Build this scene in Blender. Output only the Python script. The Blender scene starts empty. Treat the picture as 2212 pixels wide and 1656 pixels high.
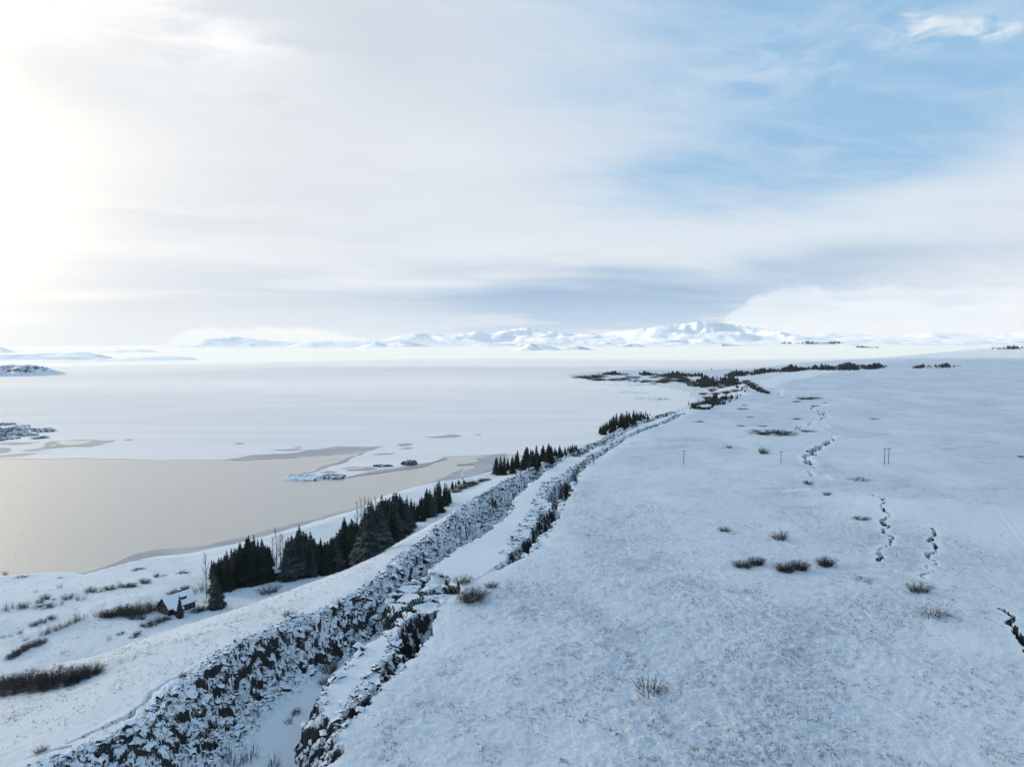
import bpy, bmesh, math, random
import numpy as np
from mathutils import Vector, Matrix

random.seed(7)
rng = np.random.default_rng(11)
SC = bpy.context.scene
COL = SC.collection

# ------------------------------------------------------------------ camera
CAM_Z = 80.0
FPX, PW, PH = 1550.0, 2212.0, 1656.0          # focal length and frame in photo units
PITCH, ROLL = math.atan(90.0 / FPX), math.radians(0.25)
Fv = np.array([0, math.cos(PITCH), -math.sin(PITCH)])
R0 = np.array([1.0, 0, 0]); U0 = np.array([0, math.sin(PITCH), math.cos(PITCH)])
Uv = U0 * math.cos(ROLL) + R0 * math.sin(ROLL)
Rv = R0 * math.cos(ROLL) - U0 * math.sin(ROLL)
cam_d = bpy.data.cameras.new("camera")
cam = bpy.data.objects.new("camera", cam_d); COL.objects.link(cam)
cam_d.sensor_width = 36.0; cam_d.lens = 36.0 * FPX / PW
cam_d.clip_start = 0.5; cam_d.clip_end = 80000.0
cam.matrix_world = Matrix(((Rv[0], Uv[0], -Fv[0], 0), (Rv[1], Uv[1], -Fv[1], 0),
                           (Rv[2], Uv[2], -Fv[2], CAM_Z), (0, 0, 0, 1)))
SC.camera = cam
SC.view_settings.view_transform = 'Standard'
SC.view_settings.look = 'None'
SC.view_settings.exposure = 0.10
SC.view_settings.gamma = 1.0
SC.view_settings.use_curve_mapping = False
SC.render.engine = 'CYCLES'
SC.cycles.use_denoising = True
SC.cycles.max_bounces = 6
SC.cycles.diffuse_bounces = 3
SC.cycles.glossy_bounces = 3
SC.cycles.volume_bounces = 1
SC.cycles.transparent_max_bounces = 16
SC.cycles.caustics_reflective = False
SC.cycles.caustics_refractive = False

SUN_AZ, SUN_EL = math.radians(-65.0), math.radians(14.0)   # azimuth from +Y, clockwise positive


def ray(x, y):
    return Fv + Rv * ((x - PW / 2) / FPX) + Uv * ((PH / 2 - y) / FPX)


def at(x, y, z=0.0):
    """point of the horizontal plane z seen at photo position x, y"""
    d = ray(x, y)
    t = (z - CAM_Z) / d[2]
    return np.array([d[0] * t, d[1] * t, z])


def azel(x, y):
    d = ray(x, y)
    return math.degrees(math.atan2(d[0], d[1])), math.degrees(math.atan2(d[2], math.hypot(d[0], d[1])))


# ------------------------------------------------------------------ node helper
class NT:
    def __init__(self, tree):
        self.t = tree; tree.nodes.clear(); self.n = tree.nodes; self.l = tree.links

    def put(self, sock, v):
        if hasattr(v, 'is_output') or isinstance(v, bpy.types.NodeSocket):
            self.l.new(v, sock)
        elif v is not None:
            if sock.type == 'RGBA' and len(v) == 3:
                v = (*v, 1.0)
            sock.default_value = v

    def m(self, op, a, b=None, c=None, clamp=False):
        n = self.n.new('ShaderNodeMath'); n.operation = op; n.use_clamp = clamp
        self.put(n.inputs[0], a)
        if b is not None: self.put(n.inputs[1], b)
        if c is not None: self.put(n.inputs[2], c)
        return n.outputs[0]

    def vm(self, op, a, b=None, s=None):
        n = self.n.new('ShaderNodeVectorMath'); n.operation = op
        self.put(n.inputs[0], a)
        if b is not None: self.put(n.inputs[1], b)
        if s is not None: self.put(n.inputs['Scale'], s)
        return n.outputs[1] if op in ('LENGTH', 'DOT_PRODUCT', 'DISTANCE') else n.outputs[0]

    def xyz(self, x, y, z):
        n = self.n.new('ShaderNodeCombineXYZ')
        for s, v in zip(n.inputs, (x, y, z)): self.put(s, v)
        return n.outputs[0]

    def sep(self, v):
        n = self.n.new('ShaderNodeSeparateXYZ'); self.put(n.inputs[0], v)
        return n.outputs[0], n.outputs[1], n.outputs[2]

    def noise(self, vec, scale, detail=4.0, rough=0.5, dist=0.0):
        n = self.n.new('ShaderNodeTexNoise'); self.put(n.inputs['Vector'], vec)
        n.inputs['Scale'].default_value = scale; n.inputs['Detail'].default_value = detail
        n.inputs['Roughness'].default_value = rough; n.inputs['Distortion'].default_value = dist
        return n.outputs['Fac']

    def ss(self, x, a, b, lo=0.0, hi=1.0):
        n = self.n.new('ShaderNodeMapRange'); n.interpolation_type = 'SMOOTHSTEP'
        self.put(n.inputs['Value'], x)
        self.put(n.inputs['From Min'], a); self.put(n.inputs['From Max'], b)
        self.put(n.inputs['To Min'], lo); self.put(n.inputs['To Max'], hi)
        return n.outputs['Result']

    def mix(self, f, a, b, mode='MIX'):
        n = self.n.new('ShaderNodeMix'); n.data_type = 'RGBA'; n.blend_type = mode
        self.put(n.inputs[0], f); self.put(n.inputs[6], a); self.put(n.inputs[7], b)
        return n.outputs[2]

    def node(self, kind, **kw):
        n = self.n.new(kind)
        for k, v in kw.items(): self.put(n.inputs[k.replace('_', ' ')], v)
        return n


# ------------------------------------------------------------------ world sky
def build_world():
    w = bpy.data.worlds.new("World"); SC.world = w; w.use_nodes = True
    T = NT(w.node_tree)
    d = T.n.new('ShaderNodeTexCoord').outputs['Generated']
    d = T.vm('NORMALIZE', d)
    x, y, z = T.sep(d)
    az = T.m('MULTIPLY', T.m('ARCTAN2', x, y), 57.29578)
    el = T.m('MULTIPLY', T.m('ARCSINE', z), 57.29578)
    # cloud-deck coordinates: the direction projected on a high flat layer
    zz = T.m('ADD', T.m('MAXIMUM', z, 0.0), 0.10)
    px, py = T.m('DIVIDE', x, zz), T.m('DIVIDE', y, zz)
    deck = T.xyz(T.m('ADD', T.m('MULTIPLY', px, 0.55), T.m('MULTIPLY', py, 0.25)),
                 T.m('SUBTRACT', T.m('MULTIPLY', py, 1.1), T.m('MULTIPLY', px, 0.35)), 0.0)
    n_big = T.noise(deck, 0.9, 6, 0.5, 0.4)
    n_mid = T.noise(T.vm('ADD', deck, (7.3, 2.1, 0)), 2.2, 8, 0.55, 0.6)
    n_dir = T.noise(d, 9.0, 8, 0.55, 0.3)
    # azimuth/elevation warped by noise so that nothing has a clean edge
    azw = T.m('ADD', az, T.m('MULTIPLY', T.m('SUBTRACT', n_mid, 0.5), 14.0))
    elw = T.m('ADD', el, T.m('MULTIPLY', T.m('SUBTRACT', n_big, 0.5), 7.0))

    def blob(p, sx, sy, k=1.0, rot=0.0, warp=True):
        a0, e0 = azel(*p)
        da = T.m('SUBTRACT', azw if warp else az, a0)
        de = T.m('SUBTRACT', elw if warp else el, e0)
        if rot:
            c, s = math.cos(math.radians(rot)), math.sin(math.radians(rot))
            da, de = (T.m('ADD', T.m('MULTIPLY', da, c), T.m('MULTIPLY', de, s)),
                      T.m('SUBTRACT', T.m('MULTIPLY', de, c), T.m('MULTIPLY', da, s)))
        q = T.m('ADD', T.m('POWER', T.m('ABSOLUTE', T.m('DIVIDE', da, sx)), 2.0),
                T.m('POWER', T.m('ABSOLUTE', T.m('DIVIDE', de, sy)), 2.0))
        return T.m('MULTIPLY', T.m('EXPONENT', T.m('MULTIPLY', q, -1.0)), k)

    def add(*a):
        r = a[0]
        for b in a[1:]: r = T.m('ADD', r, b)
        return r

    sky = T.n.new('ShaderNodeTexSky'); sky.sky_type = 'NISHITA'; sky.sun_disc = False
    sky.sun_elevation = SUN_EL; sky.sun_rotation = SUN_AZ % (2 * math.pi)
    sky.altitude = 100.0; sky.air_density = 1.0; sky.dust_density = 1.2; sky.ozone_density = 1.5
    # pull the clear sky a little paler, as thin ice haze does
    clear = T.mix(0.80, sky.outputs[0], (3.0, 5.8, 8.8))
    # the thin high deck: mostly closed, open towards the right
    right_gap = add(blob((1960, 240), 13, 7.0, 0.62, 24), blob((1480, 20), 16, 9, 0.50, 0),
                    blob((2080, 110), 17, 9, 0.45), blob((1420, 400), 8, 2.2, 0.36, 8),
                    blob((1700, 200), 12, 7, 0.30))
    behind = T.ss(T.m('ABSOLUTE', az), 50.0, 105.0, 0.0, 0.92)
    over = T.ss(el, 24.0, 44.0, 0.0, 0.95)
    gap = T.m('MAXIMUM', right_gap, T.m('MAXIMUM', behind, over))
    streak = T.m('SUBTRACT', n_mid, 0.5)
    gap = T.m('ADD', gap, T.m('MULTIPLY', T.m('MULTIPLY', streak, gap), 1.3))
    cover = T.m('SUBTRACT', 1.0, T.m('MINIMUM', T.m('MAXIMUM', gap, 0.0), 0.97))
    # colour of the deck: grey-white, brighter and warmer towards the sun
    sdir = (math.sin(SUN_AZ) * math.cos(SUN_EL), math.cos(SUN_AZ) * math.cos(SUN_EL), math.sin(SUN_EL))
    cs = T.m('MAXIMUM', T.vm('DOT_PRODUCT', d, sdir), 0.0)
    glow = T.m('POWER', cs, 5.0)
    glow2 = T.m('POWER', cs, 13.0)
    shade = T.ss(n_big, 0.34, 0.66)
    shade = T.m('ADD', T.m('MULTIPLY', shade, 0.65), T.m('MULTIPLY', T.ss(n_mid, 0.3, 0.7), 0.35))
    ccol = T.mix(shade, (7.3, 7.8, 8.5), (8.5, 8.8, 9.2))
    ccol = T.mix(T.m('MULTIPLY', glow, 0.9), ccol, T.mix(shade, (8.2, 8.2, 8.2), (9.7, 9.6, 9.3)))
    ccol = T.mix(1.0, ccol, T.mix(glow2, (0, 0, 0), (13.0, 10.5, 6.5)), 'ADD')
    glow3 = T.m('POWER', cs, 20.0)
    ccol = T.mix(1.0, ccol, T.mix(glow3, (0, 0, 0), (46.0, 36.0, 20.0)), 'ADD')
    greyt = blob((760, 70), 11, 6, 0.75, 0)
    ccol = T.mix(greyt, ccol, (6.3, 6.95, 7.7))
    n_v = T.noise(T.vm('ADD', deck, (1.7, 8.2, 0)), 4.5, 9, 0.6, 0.8)
    veil = T.m('MULTIPLY', T.ss(n_v, 0.34, 0.74), 0.30)
    clear = T.mix(veil, clear, (6.6, 7.9, 9.1))
    col = T.mix(cover, clear, ccol)
    # slate band between the deck and the horizon, strongest ahead and to the right
    slate = add(blob((1250, 655), 15, 2.3, 0.72, 2), blob((1750, 590), 16, 1.7, 0.30, 4),
                blob((1350, 690), 12, 1.4, 0.45, 2), blob((760, 665), 12, 1.8, 0.35))
    slate = T.m('MINIMUM', slate, 0.95)
    col = T.mix(T.m('MINIMUM', T.m('MULTIPLY', slate, 1.25), 0.97), col, (2.2, 4.0, 6.3))
    lead = T.m('MULTIPLY', T.m('MULTIPLY', T.ss(el, 5.0, 2.2), T.ss(az, -45.0, -25.0)), T.ss(az, 4.0, -14.0))
    col = T.mix(T.m('MULTIPLY', lead, 0.8), col, T.mix(T.ss(az, -36.0, -10.0), (7.0, 7.1, 7.2), (5.8, 6.7, 7.6)))
    # a few distinct clouds
    n_w = T.noise(T.xyz(T.m('MULTIPLY', az, 0.12), T.m('MULTIPLY', el, 0.3), 9.0), 2.2, 8, 0.6, 0.5)
    wisp = T.m('MULTIPLY', T.m('MINIMUM', add(blob((2060, 64), 3.0, 0.85, 1.2, -6, False), blob((1975, 38), 1.6, 0.6, 0.8, -30, False),
               blob((2150, 68), 2.4, 0.45, 0.7, 4, False), blob((1700, 130), 9, 3.0, 0.35, 10, False)), 1.0), T.ss(n_w, 0.36, 0.62))
    col = T.mix(wisp, col, (7.6, 8.4, 9.1))
    bar = add(blob((1900, 450), 17, 2.0, 0.75, 7), blob((1150, 500), 14, 1.8, 0.35, 3))
    col = T.mix(T.m('MINIMUM', bar, 0.8), col, (7.6, 8.3, 9.0))
    puff = add(blob((160, 30), 11, 4.0, 0.9, -6), blob((430, 70), 7, 1.8, 0.45, -14))
    col = T.mix(T.m('MULTIPLY', T.m('MINIMUM', puff, 1.0), T.ss(n_v, 0.30, 0.55)), col, (10.3, 10.3, 10.3))
    greyl = add(blob((250, 190), 9, 2.0, 0.6), blob((650, 250), 9, 2.5, 0.3))
    col = T.mix(T.m('MULTIPLY', greyl, T.ss(n_mid, 0.3, 0.6)), col, (8.3, 8.6, 8.9))
    greyp = blob((310, 455), 3.2, 0.7, 0.35)
    col = T.mix(greyp, col, (7.6, 7.7, 7.8))
    low_l = add(blob((120, 640), 5.5, 0.35, 0.8, 3, False), blob((10, 690), 3.0, 0.5, 0.6, 0, False))
    col = T.mix(low_l, col, (10.5, 10.2, 9.6))
    # low cloud banks lying on the far hills
    nb = T.noise(T.xyz(T.m('MULTIPLY', az, 0.10), T.m('MULTIPLY', el, 0.22), 0.0), 3.2, 8, 0.58, 0.2)
    nb2 = T.noise(T.xyz(T.m('MULTIPLY', az, 0.06), T.m('MULTIPLY', el, 0.35), 3.0), 2.0, 6, 0.5, 0.3)
    topr = T.m('MULTIPLY', T.ss(az, 12.5, 21.0), 3.9)
    topr = T.m('ADD', topr, T.m('MULTIPLY', T.m('SUBTRACT', nb, 0.5), 2.6))
    soft = 0.45
    bankr = T.m('MULTIPLY', T.ss(T.m('SUBTRACT', topr, el), -soft * 0.2, soft), T.ss(az, 12.5, 16.0))
    bcol = T.mix(T.ss(nb2, 0.40, 0.62), (8.3, 8.8, 9.2), (6.6, 7.7, 8.8))
    bcol = T.mix(T.ss(el, 0.3, 2.6), (8.4, 8.7, 9.0), bcol)
    col = T.mix(T.m('MULTIPLY', bankr, 0.93), col, bcol)
    topl = T.m('MULTIPLY', T.m('MULTIPLY', T.ss(az, -27.0, -23.5), T.ss(az, -8.0, -17.0)), 1.35)
    topl = T.m('ADD', topl, T.m('MULTIPLY', T.m('SUBTRACT', nb, 0.5), 1.3))
    bankl = T.m('MULTIPLY', T.ss(T.m('SUBTRACT', topl, el), 0.0, 0.5),
                T.m('MULTIPLY', T.ss(az, -27.0, -24.0), T.ss(az, -7.5, -12.0)))
    col = T.mix(T.m('MULTIPLY', bankl, 0.9), col, (9.6, 9.5, 9.2))
    # pale air right at the horizon
    col = T.mix(T.m('MULTIPLY', T.ss(el, 2.2, -0.3), 0.45), col, (7.9, 8.3, 8.7))
    col = T.mix(T.ss(el, -0.5, -4.0), col, (6.0, 6.5, 7.2))
    bg = T.n.new('ShaderNodeBackground'); T.put(bg.inputs['Color'], col); bg.inputs['Strength'].default_value = 0.092
    out = T.n.new('ShaderNodeOutputWorld'); T.l.new(bg.outputs[0], out.inputs['Surface'])
    w.cycles.sampling_method = 'MANUAL'; w.cycles.sample_map_resolution = 1024


build_world()
sl = bpy.data.lights.new("sun", 'SUN'); sl.energy = 5.0; sl.angle = math.radians(1.5); sl.color = (1.0, 0.88, 0.70)
so = bpy.data.objects.new("sun", sl); COL.objects.link(so)
sdv = Vector((math.sin(SUN_AZ) * math.cos(SUN_EL), math.cos(SUN_AZ) * math.cos(SUN_EL), math.sin(SUN_EL)))
so.rotation_euler = sdv.to_track_quat('Z', 'Y').to_euler()
so.location = (-300, 300, 400)


# ------------------------------------------------------------------ numpy noise
def hash2(ix, iy, seed=0):
    ix = ix.astype(np.int64); iy = iy.astype(np.int64)
    h = (ix * 374761393 + iy * 668265263 + seed * 1442695041) & 0xFFFFFFFF
    h = ((h ^ (h >> 13)) * 1274126177) & 0xFFFFFFFF
    h = ((h ^ (h >> 16)) * 2246822519) & 0xFFFFFFFF
    return ((h ^ (h >> 15)) & 0xFFFFFF) / float(0xFFFFFF)


def vnoise(x, y, seed=0):
    ix, iy = np.floor(x), np.floor(y); fx, fy = x - ix, y - iy
    fx = fx * fx * fx * (fx * (fx * 6 - 15) + 10); fy = fy * fy * fy * (fy * (fy * 6 - 15) + 10)
    a, b = hash2(ix, iy, seed), hash2(ix + 1, iy, seed)
    c, d = hash2(ix, iy + 1, seed), hash2(ix + 1, iy + 1, seed)
    return (a + (b - a) * fx) * (1 - fy) + (c + (d - c) * fx) * fy - 0.5


def fbm(x, y, scale, octs=3, seed=0, gain=0.5):
    r = np.zeros_like(x); a = 1.0; s = 1.0 / scale
    ca, sa = 0.8, 0.6
    for k in range(octs):
        r += a * vnoise(x * s + 13.7 * k, y * s - 7.1 * k, seed + k)
        x, y = x * ca - y * sa, x * sa + y * ca
        a *= gain; s *= 2.03
    return r


def cells(x, y, size, seed=0):
    """nearest and second-nearest feature of a jittered grid: id-hash, centre, F1, F2"""
    gx, gy = np.floor(x / size), np.floor(y / size)
    f1 = np.full(x.shape, 1e9); f2 = f1.copy(); cx = x.copy(); cy = y.copy(); idh = np.zeros_like(x)
    for dx in (-1, 0, 1):
        for dy in (-1, 0, 1):
            a, b = gx + dx, gy + dy
            qx = (a + 0.1 + 0.8 * hash2(a, b, seed)) * size
            qy = (b + 0.1 + 0.8 * hash2(a, b, seed + 9)) * size
            dd = np.hypot(x - qx, y - qy)
            near = dd < f1
            f2 = np.where(near, f1, np.minimum(f2, dd))
            f1 = np.where(near, dd, f1)
            cx = np.where(near, qx, cx); cy = np.where(near, qy, cy)
            idh = np.where(near, hash2(a, b, seed + 4), idh)
    return idh, cx, cy, f1, f2


def sstep(x, a, b):
    t = np.clip((x - a) / (b - a), 0, 1)
    return t * t * (3 - 2 * t)


# ------------------------------------------------------------------ layout of the place (metres, lake level z = 0)
PLZ = 25.0
RIM_PX = [(200, 1612), (285, 1580), (340, 1545), (388, 1495), (430, 1460), (520, 1390), (600, 1355), (690, 1320),
          (770, 1285), (830, 1240), (880, 1195), (930, 1160), (980, 1110), (1040, 1065), (1090, 1040), (1150, 1010),
          (1210, 980), (1290, 955), (1360, 917), (1400, 905), (1470, 885), (1520, 872), (1590, 848), (1640, 828),
          (1668, 813), (1700, 804), (1750, 798)]
_r = np.array([at(x, y, PLZ)[:2] for x, y in RIM_PX])
_r = np.vstack([[-80, 40], [-67, 84], _r, [[1500, 2600], [3200, 5200], [9000, 16000]]])
_r = _r[np.argsort(_r[:, 1])]
RIM_Y, RIM_X = _r[:, 1], _r[:, 0]
SEC_PX = [(700, 1608), (745, 1570), (790, 1510), (830, 1470), (870, 1425), (897, 1385), (908, 1345),
          (965, 1290), (1035, 1248), (1085, 1222), (1115, 1205), (1150, 1172), (1175, 1130), (1195, 1095),
          (1213, 1060), (1224, 1040), (1245, 1015), (1280, 990), (1310, 970), (1350, 945), (1400, 925),
          (1440, 910), (1466, 898), (1560, 864), (1640, 842), (1700, 822)]
_s = np.array([at(x, y, PLZ)[:2] for x, y in SEC_PX])
_s = np.vstack([[-20, 60], _s, [1800, 3200]]); _s = _s[np.argsort(_s[:, 1])]
SEC_Y, SEC_X = _s[:, 1], _s[:, 0]
# main fissure: width and depth by distance
MW = ([80, 93, 98, 108, 120, 130, 141, 150, 160, 170, 191, 210, 229, 253, 282, 325, 400, 520, 640, 1000],
      [33, 31, 26, 22.5, 23, 22, 17, 11, 8.5, 9.5, 12, 15, 17, 13.5, 9.5, 6, 4.5, 5, 2.5, 2])
MD = ([80, 141, 150, 158, 168, 180, 229, 253, 282, 325, 400, 520, 640, 1000],
      [8.8, 8.8, 7.4, 5.6, 6.5, 8.2, 8.2, 7.4, 6.5, 5.5, 4.5, 4.2, 1.5, 0.8])
# second fissure
SW = ([80, 96, 110, 125, 133, 140, 146, 150, 168, 176, 185, 200, 225, 245, 270, 285, 300, 330, 400, 470, 520, 560, 700],
      [0.4, 0.9, 2.8, 3.6, 6.0, 4.4, 1.0, 0.5, 0.5, 1.8, 5.2, 6.4, 6.6, 6.8, 8.0, 8.0, 4.4, 3.2, 2.4, 2.4, 3.0, 1.2, 0.7])
SD = ([80, 98, 110, 125, 133, 140, 146, 168, 176, 185, 225, 270, 285, 300, 400, 520, 560, 700],
      [0.5, 1.5, 5.0, 7.0, 11, 9, 1.5, 0.5, 2.5, 11, 15, 14, 11, 5, 3.0, 3.5, 1.2, 0.5])
# width of the slope that falls from the left strip to the lake shore
WD = ([80, 110, 160, 178, 190, 205, 240, 300, 420, 520, 800, 1000, 1400],
      [52, 52, 52, 42, 30, 26, 20, 16, 18, 20, 30, 60, 120])
SHORE_PX = [(-500, 1268), (0, 1243), (60, 1240), (110, 1236), (160, 1236), (180, 1241), (250, 1222), (290, 1211),
            (330, 1205), (370, 1204), (430, 1196), (500, 1178), (650, 1142), (760, 1107), (860, 1064), (930, 1046),
            (1000, 1033), (1060, 1018), (1085, 1002), (1180, 975), (1290, 950), (1330, 925), (1400, 900), (1470, 881),
            (1503, 862), (1488, 847), (1440, 838), (1330, 826), (1250, 817), (1212, 809), (1280, 804), (1340, 800),
            (1400, 799), (1500, 801), (1600, 797), (1660, 792), (1720, 783), (1800, 778), (1880, 775), (1950, 768),
            (2050, 760), (2120, 754), (2212, 750), (2500, 748)]


def fractal(pts, levels=4, amp=0.16, closed=False, seed=3):
    r = np.random.default_rng(seed)
    p = [np.array(q[:2], float) for q in pts]
    for k in range(levels):
        q = []
        n = len(p)
        for i in range(n if closed else n - 1):
            a, b = p[i], p[(i + 1) % n]
            dv = b - a; L = np.hypot(*dv)
            q.append(a)
            q.append((a + b) / 2 + np.array([-dv[1], dv[0]]) * (r.random() - 0.5) * amp * (1 if L < 400 else 0.25))
        if not closed: q.append(p[-1])
        p = q; amp *= 0.85
    return np.array(p)


_sh = np.array([at(x, y, 0)[:2] for x, y in SHORE_PX])
SHORE = fractal(_sh, 1, 0.12)
LAND = np.vstack([SHORE, [[16000, 9000], [16000, -9000], [-9000, -9000], [-9000, SHORE[0, 1]]]])


def poly_sd(X, Y, P):
    """signed distance to polygon P, positive inside"""
    d2 = np.full(X.shape, 1e18); inside = np.zeros(X.shape, bool)
    n = len(P)
    for i in range(n):
        ax, ay = P[i]; bx, by = P[(i + 1) % n]
        ex, ey = bx - ax, by - ay
        wx, wy = X - ax, Y - ay
        t = np.clip((wx * ex + wy * ey) / (ex * ex + ey * ey + 1e-9), 0, 1)
        d2 = np.minimum(d2, (wx - ex * t) ** 2 + (wy - ey * t) ** 2)
        if ay != by:
            c = ((ay > Y) != (by > Y)) & (X < (bx - ax) * (Y - ay) / (by - ay) + ax)
            inside ^= c
    d = np.sqrt(d2)
    return np.where(inside, d, -d)


def line_dist(X, Y, P):
    d2 = np.full(X.shape, 1e18)
    for i in range(len(P) - 1):
        ax, ay = P[i]; ex, ey = P[i + 1] - P[i]
        wx, wy = X - ax, Y - ay
        t = np.clip((wx * ex + wy * ey) / (ex * ex + ey * ey + 1e-9), 0, 1)
        d2 = np.minimum(d2, (wx - ex * t) ** 2 + (wy - ey * t) ** 2)
    return np.sqrt(d2)


def pxline(pts, z):
    return np.array([at(x, y, z)[:2] for x, y in pts])


# narrow cracks in the plateau: photo points, half width (m), depth (m)
CRACKS = [
    ([(1882, 1072), (1890, 1078), (1909, 1087), (1914, 1100), (1903, 1109), (1921, 1125), (1920, 1145), (1908, 1157),
      (1923, 1175), (1899, 1186), (1894, 1197), (1906, 1206), (1896, 1213)], 0.55, 3.5),
    ([(2010, 1150), (2016, 1166), (2003, 1175), (2028, 1192), (2001, 1206), (2020, 1214), (1999, 1225), (2016, 1236),
      (1999, 1252)], 0.50, 3.0),
    ([(1808, 942), (1799, 951), (1785, 957)], 0.8, 3.0),
    ([(1785, 957), (1770, 964), (1756, 972), (1762, 982), (1743, 993), (1749, 1003)], 2.7, 8.0),
    ([(1749, 1003), (1762, 1014), (1746, 1018), (1751, 1029)], 0.6, 3.0),
    ([(1782, 866), (1785, 876), (1778, 890), (1788, 899), (1766, 909), (1750, 914), (1718, 925)], 1.5, 4.5),
    ([(1772, 893), (1790, 901)], 2.2, 4.0),
    ([(1785, 915), (1782, 923), (1769, 929)], 1.0, 3.0),
    ([(2158, 1318), (2176, 1326), (2182, 1332), (2179, 1347), (2196, 1362), (2204, 1379), (2209, 1393), (2230, 1420)], 0.7, 4.0),
    ([(1790, 1028), (1796, 1037)], 0.5, 2.0),
    ([(1696, 1063), (1720, 1060), (1743, 1058)], 0.4, 1.2),
    ([(1630, 833), (1690, 845), (1716, 855)], 1.5, 2.5),
    ([(150, 1592), (187, 1575), (240, 1552), (290, 1530), (322, 1495), (345, 1480), (398, 1452), (436, 1440)], 0.55, 1.4),
    ([(60, 1625), (110, 1610), (150, 1604)], 0.4, 1.0),
]
CRACK_W = [(fractal(pxline(p, PLZ), 2, 0.35, seed=20 + i), w, d) for i, (p, w, d) in enumerate(CRACKS)]
TRACK_L = fractal(pxline([(-60, 1400), (0, 1385), (83, 1360), (146, 1335), (177, 1316), (209, 1299), (240, 1290), (265, 1288), (300, 1286)], 3.0), 2, 0.03)
TRACK_L2 = fractal(pxline([(120, 1347), (150, 1337), (209, 1317), (240, 1307), (280, 1300)], 3.0), 2, 0.03)
TRACK_R = fractal(pxline([(1878, 990), (1890, 1007), (1904, 1016), (1950, 1032), (2014, 1045), (2063, 1065), (2111, 1094), (2160, 1120), (2182, 1149), (2212, 1181), (2260, 1240)], PLZ), 2, 0.03)
TRACK_F = fractal(pxline([(0, 1262), (150, 1266), (300, 1254), (420, 1238), (440, 1232)], 2.0), 2, 0.03)
SLUMP_C = at(905, 1292, PLZ - 2)[:2]


def rim_u(X, Y):
    xl = np.interp(Y, RIM_Y, RIM_X)
    g = np.clip((np.interp(Y + 6, RIM_Y, RIM_X) - np.interp(Y - 6, RIM_Y, RIM_X)) / 12, -0.6, 0.6)
    return (X - xl) / np.sqrt(1 + g * g)


def sec_v(X, Y):
    xl = np.interp(Y, SEC_Y, SEC_X)
    g = (np.interp(Y + 6, SEC_Y, SEC_X) - np.interp(Y - 6, SEC_Y, SEC_X)) / 12
    return (X - xl) / np.sqrt(1 + g * g)


def jag(X, Y, seed):
    return 1.7 * fbm(X, Y, 11, 2, seed) + 1.3 * fbm(X, Y, 3.1, 2, seed + 5)


def plateau(X, Y):
    P = np.interp(Y, [0, 1000, 1350, 1800, 2600, 4000, 9000], [PLZ, PLZ, 23, 16, 7, 4, 3])
    return P + 1.3 * fbm(X, Y, 95, 2, 40) + 0.7 * fbm(X, Y, 28, 2, 44)


def fissures(X, Y, P):
    """ground height near the two fissures from (X, Y); also the wall weight"""
    u = rim_u(X, Y) + jag(X, Y, 60)
    W = np.interp(Y, *MW); D = np.interp(Y, *MD)
    wl = np.clip(0.80 * D, 1.2, 8.5) * (1 + 0.5 * fbm(X, Y, 23, 2, 77)); wr = np.clip(0.42 * D, 0.6, 3.6)
    f = np.clip(np.minimum(u / wl, (W - u) / wr), 0, 1)
    drop = D * f
    # talus at the foot of the left wall
    ta = np.clip((wl + 5 - u) / 5, 0, 1) * (u > wl) * np.clip(D / 13, 0, 1)
    drop -= ta * ta * 2.6 * np.clip(f, 0, 1)
    v = sec_v(X, Y) + 0.6 * jag(X, Y, 70)
    W2 = np.interp(Y, *SW); D2 = np.interp(Y, *SD)
    br = 0.45 + 0.9 * sstep(fbm(X, Y, 16, 2, 91), -0.25, 0.1)       # pinches and bridges
    W2 = W2 * br * 0.75
    f2 = np.clip(np.minimum((v + W2 * 0.6) / np.maximum(W2 * 0.42, 0.5), (W2 * 0.45 - v) / np.maximum(0.12 * W2, 0.25)), 0, 1)
    drop2 = D2 * f2 * np.clip(br, 0, 1)
    drop = np.maximum(drop, drop2)
    wall = np.maximum(((f > 0.02) & (f < 0.98)) * np.clip(D / 3, 0, 1), ((f2 > 0.02) & (f2 < 0.98)) * np.clip(D2 / 3, 0, 1))
    wall = np.maximum(wall, 0.6 * ((u > -0.5) & (u < wl + 4.5) & (D > 2.5)))
    return drop, wall, u, v, W, D, W2, D2


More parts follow.
